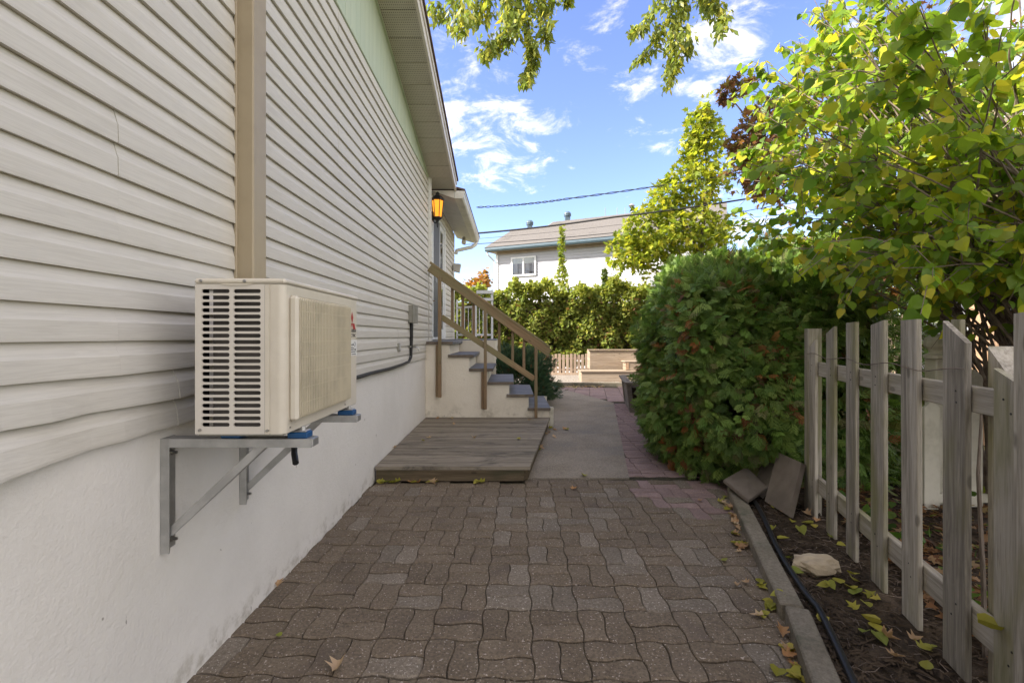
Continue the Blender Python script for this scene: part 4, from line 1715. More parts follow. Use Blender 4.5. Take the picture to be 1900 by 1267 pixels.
# ------------------------------------------------------------------ foliage makers
def shell_points(n, c, r, lo=.70, hi=1.02, zmin=None, lump=.16, seed=0, power=3.2):
    """points near the surface of a lumpy rounded body; returns positions and outward normals"""
    rg = np.random.default_rng(seed)
    d = rg.normal(size=(n * 2, 3))
    d /= np.linalg.norm(d, axis=1)[:, None]
    ph = rg.uniform(0, 6.28, (7, 3))
    fr = rg.uniform(2.2, 6.5, (7, 3)) * rg.choice([-1, 1], (7, 3))
    l = np.zeros(len(d))
    for k in range(7):
        l += np.sin(d @ fr[k] + ph[k, 0])
    l = l / 7 * 2
    rad = (1 + lump * l)
    # superellipsoid: fuller than a ball
    se = (np.sum(np.abs(d) ** power, axis=1)) ** (-1 / power)
    f = (lo + (hi - lo) * rg.random(len(d)) ** .55) * rad * se
    p = np.array(c) + d * f[:, None] * np.array(r)
    nrm_ = d / np.array(r)
    nrm_ /= np.linalg.norm(nrm_, axis=1)[:, None]
    ok = np.ones(len(d), bool)
    if zmin is not None:
        ok &= p[:, 2] > zmin
    p, nrm_ = p[ok][:n], nrm_[ok][:n]
    return p, nrm_


def clumpy(P, keep=.8, scale=3.5, seed=1):
    rg = np.random.default_rng(seed)
    v = np.zeros(len(P))
    for k in range(9):
        f = rg.normal(size=3) * scale
        v += np.sin(P @ f + rg.uniform(0, 6.28))
    return v > np.quantile(v, 1 - keep), v


GREENS = [(.125, .205, .040), (.170, .260, .050), (.092, .160, .033), (.215, .290, .068), (.155, .155, .055), (.19, .085, .030)]


def cedar(label, c, r, h, n, seed, s=(.085, .155), group=None, brown=.10, tips=True, dens=None):
    """one cedar: trunk, inner boughs, sprays"""
    t = thing('cedar_shrub', label, 'cedar', (c[0], c[1], 0.02), group)
    zc = h * .44
    mb_ = MB()
    mb_.tube([(c[0], c[1], -.05), (c[0] + .03, c[1], h * .5), (c[0], c[1] + .02, h * .9)], [.06, .045, .015], 7)
    rr = random.Random(seed)
    for k in range(46):
        z = rr.uniform(.12, h * .85)
        a = rr.uniform(0, 6.28)
        L = r * rr.uniform(.55, .9) * (1 - .4 * z / h)
        e = Vector((c[0] + L * math.cos(a), c[1] + L * math.sin(a), z + rr.uniform(.05, .35)))
        mid = Vector((c[0] + L * .5 * math.cos(a), c[1] + L * .5 * math.sin(a), z + .02))
        mb_.tube([(c[0], c[1], z), mid, e], [.014, .010, .004], 4, False)
        for q in range(3):
            f = mid.lerp(e, rr.random())
            mb_.tube([f, f + Vector((rr.uniform(-.15, .15), rr.uniform(-.15, .15), rr.uniform(-.02, .16)))], [.005, .002], 3, False)
    mb_.build('trunk', M['bark'], t)
    P, N_ = shell_points(n, (c[0], c[1], zc), (r, r, h * .56), .74, 1.06, .05, .16, seed)
    k_, v = clumpy(P, .80, 5.0, seed + 5)
    P, N_, v = P[k_], N_[k_], v[k_]
    m_ = len(P)
    rg = np.random.default_rng(seed + 9)
    A = N_ * .42 + rdir(m_) * .62 + np.array([0, 0, -.30]) + np.array([0, 0, .95]) * np.clip((P[:, 2:3] - h * .80) / (h * .2), 0, 1)
    Nn = rdir(m_) * .55 + N_ * 1.1 + np.array([0, 0, .75])
    S = rg.uniform(s[0], s[1], m_)
    dist = np.linalg.norm((P - np.array([c[0], c[1], zc])) / np.array([r, r, h * .56]), axis=1)
    T = tints(m_, GREENS, [4, 4, 3, 2, 1, .0])
    # dead brown sprays sit in patches, more of them deep inside
    bz = rg.random(m_)
    _, v2 = clumpy(P, .5, 11.0, seed + 31)
    br = (bz < brown * 2.6) & (v2 > np.quantile(v2, .70)) | (bz < .35) & (dist < .72)
    T[br] = tints(int(br.sum()), [(.32, .125, .038), (.22, .09, .03), (.38, .18, .055), (.12, .065, .03)], [3, 3, 1.5, 2])
    leaf_cloud('foliage', M['cedar'], t, P, A, Nn, S, CEDAR_V, CEDAR_F, T)
    if tips:
        PP, AA = [], []
        for k in range(70):
            a, q = rr.uniform(0, 6.28), r * rr.uniform(0, .8)
            b0 = Vector((c[0] + q * math.cos(a), c[1] + q * math.sin(a), 0))
            b0.z = zc + h * .56 * (1 - (q / r) ** 3.2) ** (1 / 3.2) * .97
            L = rr.uniform(.10, .34)
            d = Vector((rr.uniform(-.3, .5), rr.uniform(-.3, .3), 1)).normalized()
            for i in range(int(L / .03)):
                p = b0 + d * (i * .03)
                PP.append(tuple(p))
                AA.append(tuple(d + Vector((rr.uniform(-.9, .9), rr.uniform(-.9, .9), .2))))
        PP, AA = np.array(PP), np.array(AA)
        leaf_cloud('leader_shoots', M['cedar'], t, PP, AA, rdir(len(PP)), rg.uniform(.05, .10, len(PP)), CEDAR_V, CEDAR_F, tints(len(PP), GREENS, [3, 3, 3, 1, 1, 0]))
    return t


CG = 'cedar shrubs between path and fence'
cedar('broad front cedar shrub with rusty brown patches beside the picket fence end', (2.62, 5.02), 1.0, 2.08, 24000, 3, group=CG, brown=.085)
cedar('second cedar shrub behind the front one, overhanging the pink pavers', (2.92, 6.35), .96, 2.28, 16000, 17, group=CG, brown=.03)
cedar('third cedar shrub at the planter box end of the cedar row', (3.36, 7.5), .92, 2.46, 8000, 29, group=CG, brown=.02)
cedar('dark cedar shrub standing behind the picket fence, right of the front one', (3.72, 5.35), .82, 2.35, 9000, 41, group=CG, brown=.10)
cedar('rear right cedar shrub with loose tips against the sky', (4.1, 6.8), .95, 2.52, 7000, 47, group=CG, brown=.07)

# wooden planter with diagonal boards
pl = thing('wooden_planter', 'dark grey wooden planter box with diagonal boards under the cedar', 'planter', (2.85, 9.0, 0))
px0, px1, py0, py1 = 2.22, 3.45, 8.42, 9.75
pm = MB()
flare = .06
for (a, b) in (((px0, py0), (px1, py0)), ((px0, py0), (px0, py1)), ((px1, py0), (px1, py1)), ((px0, py1), (px1, py1))):
    pass
def corner_post(x, y):
    b = MB()
    sx, sy = (-1 if x < 2.8 else 1), (-1 if y < 9 else 1)
    b.prism([(x - .04, y - .04, 0), (x + .04, y - .04, 0), (x + .04, y + .04, 0), (x - .04, y + .04, 0)], (sx * flare, sy * flare, .53))
    b.build('corner_post', M['planter_wood'], pl)


for x in (px0, px1):
    for y in (py0, py1):
        corner_post(x, y)
def prail(p0, p1, w, t, name):
    rbox(name, M['planter_wood'], pl, p0, p1, w, t)


prail((px0, py0 - .01, .045), (px1, py0 - .01, .045), .05, .09, 'bottom_rail')
prail((px0 - .01, py0, .045), (px0 - .01, py1, .045), .05, .09, 'bottom_rail')
e = flare + .02
prail((px0 - e - .05, py0 - e, .55), (px1 + e, py0 - e, .55), .13, .034, 'rim_board')
prail((px0 - e, py0 - e + .07, .549), (px0 - e, py1 + e, .549), .13, .032, 'rim_board')
prail((px0 - e, py1 + e, .55), (px1 + e, py1 + e, .55), .13, .034, 'rim_board')
prail((px1 + e, py0 - e + .07, .549), (px1 + e, py1 + e, .549), .13, .032, 'rim_board')
# diagonal boards on the front and the left side
def clip_diag(x0, x1, z0, z1, k):
    """segment of the line z = (x - x0)*1.1 + k inside the panel"""
    pts = []
    for i in range(41):
        x = x0 + (x1 - x0) * i / 40
        z = z0 + (x - x0) * 1.05 + k
        if z0 <= z <= z1:
            pts.append((x, z))
    return (pts[0], pts[-1]) if len(pts) > 2 else None


k = -1.5
while k < .5:
    s1 = clip_diag(px0 + .06, px1 - .06, .10, .50, k)
    if s1:
        (xa, za), (xb, zb_) = s1
        fy = lambda z: py0 - flare * z / .53 + .0
        rbox('board', M['planter_wood'], pl, (xa, fy(za) + .004, za), (xb, fy(zb_) + .004, zb_), .02, .105, c=.003)
    s2 = clip_diag(py0 + .06, py1 - .06, .10, .50, k)
    if s2:
        (ya, za), (yb, zb_) = s2
        fx = lambda z: px0 - flare * z / .53
        rbox('board', M['planter_wood'], pl, (fx(za) + .004, ya, za), (fx(zb_) + .004, yb, zb_), .02, .105, c=.003)
    k += .157
m = MB()
m.prism([(px0 + .02, py0 + .02, .05), (px1 - .02, py0 + .02, .05), (px1 - .02, py1 - .02, .05), (px0 + .02, py1 - .02, .05)], (0, 0, .40))
m.build('soil_fill', M['soil'], pl)
P = np.column_stack([RNG.uniform(px0, px1 - .5, 160), RNG.uniform(py0, py1, 160), RNG.uniform(.46, .60, 160)])
leaf_cloud('seedlings', M['leaf'], pl, P, rdir(160) + [0, 0, .6], rdir(160) + [0, 0, 1], RNG.uniform(.04, .08, 160), HEART_V, HEART_F, tints(160, [(.07, .12, .03), (.11, .16, .04)], [1, 1]))

pl.rotation_euler = (0, 0, -.17)
pl.location = pl.location + Vector((.089, -.115, 0))

# bench of pale planks at the end of the patio
bn = thing('plank_bench', 'pale wooden plank bench with a tall back at the end of the patio', 'bench', (3.2, 13.4, .085))
bx0, bx1 = 2.02, 4.9
zz = [.085, .185, .285, .368]
for a, b in zip(zz[:-1], zz[1:]):
    rbox('seat_plank', M['bench_wood'], bn, (bx0, 13.10, (a + b) / 2), (bx1, 13.10, (a + b) / 2), .03, b - a - .005, c=.003)
    rbox('end_plank', M['bench_wood'], bn, (bx0 + .015, 13.12, (a + b) / 2), (bx0 + .015, 13.62, (a + b) / 2), .03, b - a - .005, c=.003)
for k in range(4):
    rbox('seat_board', M['bench_wood'], bn, (bx0 - .03, 13.13 + .135 * k, .388), (bx1, 13.13 + .135 * k, .388), .13, .036, c=.004)
zz = [.41, .525, .64, .755, .87, .96]
for a, b in zip(zz[:-1], zz[1:]):
    rbox('back_plank', M['bench_wood'], bn, (2.36, 13.70, (a + b) / 2), (bx1, 13.70, (a + b) / 2), .03, b - a - .005, c=.003)
    rbox('back_end_plank', M['bench_wood'], bn, (2.375, 13.72, (a + b) / 2), (2.375, 14.15, (a + b) / 2), .03, b - a - .005, c=.003)
rbox('cap_board', M['bench_wood'], bn, (2.31, 13.76, .980), (bx1, 13.76, .980), .20, .034, c=.004)
cb = thing('side_box', 'small plank box standing on the right of the bench seat', 'box', (3.6, 13.4, .41))
for a, b in ((.41, .51), (.515, .64)):
    rbox('plank', M['bench_wood'], cb, (3.33, 13.26, (a + b) / 2), (4.6, 13.26, (a + b) / 2), .03, b - a - .004, c=.003)
    rbox('plank', M['bench_wood'], cb, (3.345, 13.28, (a + b) / 2), (3.345, 13.66, (a + b) / 2), .03, b - a - .004, c=.003)
rbox('lid', M['bench_wood'], cb, (3.28, 13.45, .658), (4.6, 13.45, .658), .44, .032, c=.004)
m = MB()
m.cbox(3.31, 3.40, 13.235, 13.243, .43, .63, .002)
m.build('rusty_corner', M['bark_orange'], cb)

# juniper behind the stairs
ju = thing('juniper_bush', 'loose blue-green juniper bush growing behind the entry stairs', 'juniper', (.1, 10.2, 0))
m = MB()
for k in range(14):
    a = k * .9
    m.tube([(.1, 10.2, 0), (.1 + .3 * math.cos(a), 10.2 + .3 * math.sin(a), .4), (.1 + .55 * math.cos(a), 10.2 + .6 * math.sin(a), .8)], [.02, .012, .004], 5, False)
m.build('stems', M['bark'], ju)
P, N_ = shell_points(6500, (.1, 10.0, .42), (.72, 1.15, .62), .35, 1.05, .05, .25, 77)
A = N_ + rdir(len(P)) * .5 + [0, 0, .35]
leaf_cloud('foliage', M['cedar'], ju, P, A, rdir(len(P)), RNG.uniform(.07, .14, len(P)), CEDAR_V, CEDAR_F, tints(len(P), [(.035, .075, .040), (.05, .09, .045), (.07, .11, .05), (.13, .07, .035)], [4, 3, 2, .5]))

# far hedge with the low tan picket fence in front
fh = thing('far_hedge', 'tall clipped leafy hedge behind the bench at the end of the garden', 'hedge', (1.5, 16.2, 0))
rg = np.random.default_rng(5)
n = 30000
X = rg.uniform(-2.6, 6.0, n)
front = rg.random(n) < .78
Z = np.where(front, rg.uniform(.40, 3.05, n), rg.uniform(2.75, 3.2, n))
top = 3.08 + .16 * np.sin(X * 2.1) + .12 * np.sin(X * 5.3 + 1) + .08 * np.sin(X * 11)
Z = np.minimum(Z * top / 3.05, top + rg.exponential(.07, n) - .04)
lump = .20 * np.sin(X * 3.1 + Z * 1.2) + .14 * np.sin(X * 6.7 - Z * 4.1) + .12 * np.sin(Z * 5.1 + X * 1.3)
Y = 15.80 + lump * .5 + np.where(front, rg.exponential(.14, n), rg.uniform(0, 1.1, n)) - .12 * (Z < .9)
P = np.column_stack([X, Y, Z])
k_, v = clumpy(P, .90, 5.5, 8)
P = P[k_]
n = len(P)
Nn = rdir(n) + np.array([0, -.6, .6])
A = rdir(n) + np.array([0, -.5, -.2])
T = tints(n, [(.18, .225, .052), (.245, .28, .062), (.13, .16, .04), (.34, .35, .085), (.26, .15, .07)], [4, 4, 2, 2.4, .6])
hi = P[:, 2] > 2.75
T[hi] = tints(int(hi.sum()), [(.26, .30, .055), (.33, .35, .065), (.18, .22, .05)], [2, 2, 1])  # brighter top leaves: sunlight on the hedge top put into the tint
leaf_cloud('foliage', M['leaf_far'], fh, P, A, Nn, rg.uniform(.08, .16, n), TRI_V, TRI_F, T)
m = MB()
for k in range(26):
    x = -2.4 + k * .33
    m.tube([(x, 16.35, 0), (x + .03, 16.4, 1.4), (x, 16.4, 2.8)], [.05, .04, .015], 5, False)
m.box(-2.6, 6, 16.75, 16.9, .6, 2.6)
m.build('trunk', M['bark'], fh)
tf = thing('low_picket_fence', 'low tan picket fence under the far hedge beside the bench', 'fence', (1.4, 15.5, .08))
x = -1.2
while x < 4.4:
    m = MB()
    h = .78 + .02 * math.sin(x * 13)
    m.cbox(x, x + .088, 15.46, 15.482, .12, h, .004)
    m.build('picket', M['far_fence'], tf, origin=(x + .04, 15.47, .1))
    x += .128
m = MB()
m.cbox(-1.2, 4.4, 15.484, 15.52, .22, .30, .004)
m.cbox(-1.2, 4.4, 15.484, 15.52, .60, .68, .004)
m.build('rail', M['far_fence'], tf)
m = MB()
m.cbox(-1.2, 4.4, 15.44, 15.455, .086, .16, .003)
m.build('gravel_board', M['far_fence'], tf)

def sapling(label, x, y, z0, z1, w, n, seed, cols):
    s_ = thing('sapling', label, 'sapling', (x, y, 0))
    m = MB()
    m.tube([(x, y, 0), (x + .05, y, z0), (x, y, z1)], [.035, .022, .004], 6)
    m.build('stem', M['bark'], s_)
    rg = np.random.default_rng(seed)
    t = rg.random(n) ** 1.4
    z = z0 + (z1 - z0) * t
    r = (w * np.clip(1 - t * 1.9, 0, 1) ** .8 + .10 * w) * rg.random(n) ** .6 * (.35 + .65 * np.sin(z * 6.5 + 1) ** 2) + .03
    a = rg.uniform(0, 6.28, n)
    P = np.column_stack([x + r * np.cos(a), y + r * np.sin(a), z])
    leaf_cloud('foliage', M['leaf_far'], s_, P, rdir(n) + [0, 0, -.2], rdir(n) + [0, -.4, .8], rg.uniform(.10, .19, n), MAPLE_V, MAPLE_F, tints(n, cols, [3, 2, 1]))


YG = [(.22, .27, .04), (.30, .33, .05), (.14, .19, .04)]
sapling('slender young maple rising above the far hedge near the window of the white house', at(1042, 500, 16.3).x, 16.3, 2.5, 5.30, .62, 430, 3, YG)
sapling('short maple shoot rising above the far hedge near the yellow maple', at(1122, 500, 16.3).x, 16.3, 2.5, 3.75, .45, 190, 4, [(.08, .12, .03), (.13, .17, .035), (.06, .09, .025)])


# ------------------------------------------------------------------ trees
def crown_tree(name, label, cat, base, trunk, limbs, blobs, n, size, tmpl, cols, w, mat, bark, seed, dens=.85, droop=-.25, up=.8):
    """limbs: list of point lists with radii; blobs: (centre, radii, share)"""
    t = thing(name, label, cat, base)
    m = MB()
    m.tube(trunk[0], trunk[1], 9)
    m.build('trunk', bark, t)
    if limbs:
        m = MB()
        for pts, rad in limbs:
            m.tube(pts, rad, 6, False)
        m.build('limbs', M['bark'], t)
    PP, NN = [], []
    for bi, (c, r, sh) in enumerate(blobs):
        p, q = shell_points(int(n * sh), c, r, .25, 1.05, None, .28, seed + bi * 13, 2.0)
        k_, _ = clumpy(p, dens, 3.5 / max(r) * 1.2, seed + bi)
        PP.append(p[k_])
        NN.append(q[k_])
    P, N_ = np.vstack(PP), np.vstack(NN)
    k = len(P)
    rg = np.random.default_rng(seed)
    leaf_cloud('crown', mat, t, P, N_ * .5 + rdir(k) * .8 + [0, 0, droop], rdir(k) * .7 + [0, 0, up], rg.uniform(size[0], size[1], k), tmpl[0], tmpl[1], tints(k, cols, w))
    return t


# yellow green maple behind the cedars
Ym = 12.2
def mp(x, y, dy=0.0):
    return tuple(at(x, y, Ym + dy))


crown_tree('maple_tree', 'yellow-green maple with a tall narrow top behind the cedar row', 'maple', (5.0, Ym, 0),
           ([(5.0, Ym, -.05), mp(1300, 560), mp(1303, 440), mp(1312, 330), mp(1305, 230)], [.09, .075, .055, .03, .008]),
           [([mp(1300, 560), mp(1262, 470, -.2), mp(1200, 400, -.3)], [.045, .03, .008]), ([mp(1302, 480), mp(1270, 410), mp(1230, 370, .2)], [.04, .025, .006]),
            ([mp(1300, 570), mp(1230, 510, .2), mp(1160, 470, .2)], [.04, .025, .006]), ([mp(1310, 380), mp(1335, 330), mp(1345, 300)], [.025, .015, .005])],
           [(mp(1300, 268), (.52, .52, .95), .17), (mp(1296, 340), (.78, .7, .62), .14), (mp(1302, 425), (.80, .75, .62), .13), (mp(1318, 480), (.5, .6, .5), .05),
            (mp(1215, 430), (.95, .8, .72), .22), (mp(1172, 470), (.66, .65, .50), .10), (mp(1240, 362), (.48, .5, .42), .06), (mp(1265, 500), (.8, .7, .5), .09), (mp(1306, 215), (.18, .18, .34), .02)],
           8200, (.11, .19), (MAPLE_V, MAPLE_F), [(.23, .285, .033), (.33, .36, .04), (.15, .20, .03), (.44, .42, .05)], [3, 3, 1.5, 1.4], M['leaf'], M['bark'], 101, .70)

# bronze maple on the right, its trunk lit behind the fence
Yb = 9.0
def bp(x, y, dy=0.0):
    return tuple(at(x, y, Yb + dy))


crown_tree('bronze_maple', 'bronze leaved maple with a thick sunlit trunk behind the lilac', 'maple', (6.45, 6.2, 0),
           ([(6.45, 6.2, -.05), (6.42, 6.2, 1.2), (6.5, 6.35, 2.2), (6.6, 6.7, 3.4)], [.19, .165, .15, .11]),
           [([(6.55, 6.5, 2.6), (6.0, 7.6, 3.9), bp(1420, 260), bp(1350, 175)], [.09, .06, .03, .008]), ([(6.6, 6.7, 3.3), (6.6, 8, 4.6), bp(1500, 150)], [.08, .05, .02]),
            ([(6.58, 6.6, 3.0), (7.4, 7.0, 4.2), (8.4, 7.6, 5.6)], [.09, .06, .02]), ([bp(1420, 260), bp(1400, 330), bp(1385, 350)], [.02, .012, .004]), ([(6.5, 6.3, 2.1), (7.5, 6.0, 3.2), (8.5, 6.2, 4.0)], [.07, .05, .02])],
           [(bp(1412, 300), (.46, .8, .52), .12), (bp(1425, 225), (.45, .8, .4), .08), (bp(1365, 165), (.26, .5, .22), .04), (bp(1382, 255), (.28, .5, .34), .06), (bp(1440, 350), (.3, .6, .3), .05),
            (bp(1500, 240, .4), (.8, 1.0, 1.1), .14), (bp(1640, 130, .8), (1.6, 1.3, 1.3), .07), (bp(1820, 180, .8), (1.6, 1.3, 1.6), .07), (bp(1560, 420, .6), (1.0, 1.0, .7), .04), (bp(1800, 400, .6), (1.3, 1.0, .9), .03)],
           7000, (.09, .16), (MAPLE_V, MAPLE_F), [(.15, .075, .045), (.21, .105, .05), (.095, .055, .04), (.20, .15, .05), (.15, .16, .045)], [3, 3, 2, 2.5, 2], M['leaf_far'], M['bark_orange'], 211, .72)

# far orange tree, far greenery
crown_tree('orange_tree', 'small far tree with orange autumn leaves left of the white house', 'tree', (at(885, 560, 27).x, 27, 0),
           ([(at(885, 560, 27).x, 27, -.05), tuple(at(885, 540, 27))], [.15, .06]), [],
           [(tuple(at(896, 522, 27)), (.42, .6, .55), .5), (tuple(at(878, 535, 27)), (.6, .6, .55), .5)], 700, (.16, .28), (TRI_V, TRI_F),
           [(.34, .17, .05), (.42, .22, .07), (.20, .16, .05)], [3, 2, 1], M['leaf_far'], M['bark'], 301, .9)
crown_tree('garden_tree', 'broad pale green tree far behind the fences on the right', 'tree', (14.5, 16.0, 0),
           ([(14.5, 16, -.05), (14.5, 16, 3.0)], [.2, .12]), [],
           [((14.2, 16, 2.3), (2.6, 2, 1.8), .5), ((11.0, 17, 1.6), (2.2, 1.8, 1.4), .3), ((17.5, 16.5, 2.6), (2.6, 2, 2.2), .3)], 5200, (.16, .30), (TRI_V, TRI_F),
           [(.12, .17, .035), (.20, .24, .05), (.08, .12, .03)], [2, 2, 1], M['leaf_far'], M['bark'], 311, .85)

# ------------------------------------------------------------------ lilac over the fence
li = thing('lilac_shrub', 'big lilac shrub with heart shaped green and yellow leaves arching over the fence', 'lilac', (3.5, 2.9, .03))
rl = random.Random(5)
stem_mb, twig_mb = MB(), MB()
tips = []
base_pts = [Vector((3.55, 2.75, .02)), Vector((3.7, 3.2, .02)), Vector((3.9, 2.9, .02)), Vector((3.75, 3.6, .02)), Vector((4.1, 3.4, .02))]
BODY = [((2.42, 2.75, 2.62), (1.0, .95, 1.12), 46), ((3.0, 4.2, 3.55), (1.05, .85, 1.15), 104), ((3.2, 3.4, 2.45), (1.25, 1.0, 1.0), 13), ((4.5, 4.0, 2.7), (1.3, 1.1, 1.25), 24), ((2.55, 2.75, 1.90), (.85, .6, .40), 22), ((3.0, 2.6, 3.2), (1.1, .8, .9), 9), ((2.75, 4.3, 2.4), (.85, .6, .55), 15)]
LP, LA, LN, LS = [], [], [], []
for ci, (c, r, nb) in enumerate(BODY):
    for k in range(nb):
        while True:
            d = Vector((rl.gauss(0, 1), rl.gauss(0, 1), rl.gauss(0, 1))).normalized()
            if d.z > -.75:
                break
        f = rl.uniform(.45, 1.0)
        e = Vector((c[0] + d.x * r[0] * f, c[1] + d.y * r[1] * f, c[2] + d.z * r[2] * f))
        b = rl.choice(base_pts)
        fork = b + Vector((rl.uniform(-.25, .2), rl.uniform(-.2, .2), rl.uniform(.9, 1.9)))
        mid = fork.lerp(e, .55) + Vector((0, 0, .22 * (e - fork).length * .5))
        path = []
        for i in range(9):
            t = i / 8
            path.append(fork * (1 - t) ** 2 + mid * 2 * t * (1 - t) + e * t * t + Vector((rl.uniform(-.02, .02), rl.uniform(-.02, .02), rl.uniform(-.02, .02))))
        stem_mb.tube([b, b.lerp(fork, .5) + Vector((.04, .02, 0)), fork], [.024, .019, .013], 6, False) if k % 5 == 0 else None
        twig_mb.tube(path, [.011 - .0011 * i for i in range(9)], 5, False)
        # side twigs with leaves in pairs
        for s_ in range(7):
            t0 = rl.uniform(.35, 1.0) if s_ < 5 else 1.0
            i0 = min(7, int(t0 * 8))
            p0 = path[i0]
            dv = (path[i0 + 1] - path[i0]).normalized()
            sd_ = (dv + Vector((rl.gauss(0, .7), rl.gauss(0, .7), rl.gauss(0, .55)))).normalized()
            L = rl.uniform(.16, .42)
            p1 = p0 + sd_ * L * .5 + Vector((0, 0, .01))
            p2 = p0 + sd_ * L + Vector((0, 0, -.05))
            twig_mb.tube([p0, p1, p2], [.0035, .0026, .0015], 4, False)
            nl = rl.randint(5, 9)
            for q in range(nl):
                t = (q + .6) / nl
                lp = p0.lerp(p1, t * 2) if t < .5 else p1.lerp(p2, t * 2 - 1)
                side = sd_.cross(Vector((0, 0, 1)))
                sgn = 1 if q % 2 else -1
                a_ = side * sgn * .7 + sd_ * .4 + Vector((rl.gauss(0, .25), rl.gauss(0, .25), -.75 + rl.gauss(0, .3)))
                LP.append(lp + a_.normalized() * .012)
                LA.append(a_)
                LN.append(Vector((rl.gauss(0, .55), rl.gauss(0, .55) - .25, .75)))
                LS.append(rl.uniform(.050, .094))
stem_mb.build('stems', M['twig'], li)
sk_mb = MB()
sk_mb.tube([(1.99, 1.93, .02), (2.0, 1.95, .4), (2.03, 2.0, .8), (2.10, 2.05, 1.15)], [.011, .010, .008, .003], 6)
sk_mb.build('sucker', M['bark'], li)
twig_mb.build('twigs', M['twig'], li)
LP, LA, LN, LS = [np.array([tuple(x) for x in q]) if not isinstance(q[0], float) else np.array(q) for q in (LP, LA, LN, LS)]
ok = (LP[:, 1] > 1.35) & (LP[:, 2] > 1.40)
pxx = CX + F * LP[:, 0] / LP[:, 1]
pyy = CY - F * (LP[:, 2] - CAMZ) / LP[:, 1]
ok &= ~((pxx < 1345) & (pxx > -500))
LP, LA, LN, LS, pxx, pyy = LP[ok], LA[ok], LN[ok], LS[ok], pxx[ok], pyy[ok]
inv = (pxx > 1300) & (pxx < 1900) & (pyy > 0) & (pyy < 700)
score = np.where(inv, LS / LP[:, 1], 0)
order = np.argsort(-score)
big, small = order[:296], order[296:]
hm = []
for v_ in range(3):
    me = bpy.data.meshes.new('leaf')
    cup = (.6, 1.2, 2.0)[v_]
    me.from_pydata([(x * (1, 1.1, .9)[v_], y, z * cup) for x, y, z in HEART_V], [], HEART_F)
    me.materials.append(M['leaf_obj'])
    hm.append(me)
lroot = wloc(li)
for k in big:
    A_ = Vector(LA[k]).normalized()
    N0 = Vector(LN[k])
    N1 = (N0 - A_ * N0.dot(A_)).normalized()
    B_ = N1.cross(A_)
    o = bpy.data.objects.new('leaf', hm[k % 3])
    col.objects.link(o)
    o.parent = li
    o.rotation_euler = Matrix((B_, A_, N1)).transposed().to_euler()
    o.location = Vector(LP[k]) - lroot
    o.scale = (LS[k],) * 3
T = tints(len(small), [(.17, .28, .034), (.25, .36, .036), (.36, .42, .04), (.12, .21, .03), (.52, .48, .045)], [3, 3, 2.6, 1.2, 2.0])
leaf_cloud('foliage', M['leaf'], li, LP[small], LA[small], LN[small], LS[small], HEART_V, HEART_F, T)

# ------------------------------------------------------------------ boughs hanging in from the tall tree overhead
def hanging(label, strands, Yh, seed, root):
    t = thing('overhanging_bough', label, 'tree branch', root)
    rg = random.Random(seed)
    m = MB()
    P, A = [], []
    for pts, wid, dens in strands:
        q = [at(x, y, Yh + rg.uniform(-.4, .4)) for x, y in pts]
        path = []
        for i in range(len(q) - 1):
            for s_ in range(6):
                path.append(q[i].lerp(q[i + 1], s_ / 6))
        path.append(q[-1])
        m.tube([root] + path if pts[0][1] < 0 else path, [.022] * (1 if pts[0][1] < 0 else 0) + [max(.003, .014 * (1 - i / len(path))) for i in range(len(path))], 4, False)
        for i, p in enumerate(path):
            w = wid * Yh / F * (1.0 - .35 * i / len(path))
            for k in range(int(dens * 2.0)):
                g_ = Vector((rg.gauss(0, w * .5), rg.gauss(0, w * .8), rg.gauss(0, w * .45)))
                P.append(p + g_)
                A.append(Vector((rg.gauss(0, .55), rg.gauss(0, .55), -.9 + rg.gauss(0, .35))))
    m.build('branches', M['bark'], t)
    P, A = np.array([tuple(p) for p in P]), np.array([tuple(a) for a in A])
    k = len(P)
    r_ = np.random.default_rng(seed)
    leaf_cloud('foliage', M['leaf'], t, P, A, rdir(k) + [0, 0, .3], r_.uniform(.10, .19, k), SLIM_V, TRI_F,
               tints(k, [(.19, .24, .05), (.26, .30, .06), (.13, .17, .05), (.40, .39, .065)], [3, 2.5, 1.4, 2]))


Yo = 8.0
hanging('leafy bough hanging from the tall tree, on the left beside the roof edge',
        [([(870, -60), (845, 5), (820, 28), (798, 22)], 22, 8), ([(880, -60), (872, 10), (856, 42), (848, 55)], 24, 10), ([(900, -60), (905, 0), (885, 35)], 30, 11),
         ([(960, -60), (955, 20), (945, 62), (915, 85), (900, 100)], 20, 11), ([(975, -60), (978, 30), (985, 80), (988, 110), (982, 135), (973, 152)], 14, 10),
         ([(930, -60), (940, 5), (955, 45)], 32, 12), ([(1000, -60), (1000, 10), (1015, 50), (1017, 68)], 16, 8), ([(1030, -60), (1022, -5), (1010, 25)], 20, 8), ([(1062, -60), (1058, -10), (1052, 4)], 10, 5)],
        Yo, 5, Vector((.2, 8.4, 9.2)))
hanging('leafy bough hanging from the tall tree, in the middle of the sky',
        [([(1230, -60), (1225, 0), (1195, 45), (1170, 60)], 14, 8), ([(1245, -60), (1245, 20), (1250, 60), (1245, 120), (1240, 155)], 17, 8), ([(1225, 45), (1215, 85), (1185, 110)], 16, 7),
         ([(1255, 40), (1275, 70), (1278, 95)], 13, 8), ([(1310, -60), (1318, 0), (1340, 30), (1338, 55)], 16, 10), ([(1245, -60), (1262, 0), (1270, 20)], 18, 8), ([(1290, -60), (1300, -5), (1320, 15)], 16, 8), ([(1250, 60), (1262, 110), (1245, 140)], 10, 6)],
        Yo + .6, 9, Vector((3.2, 9.0, 9.6)))

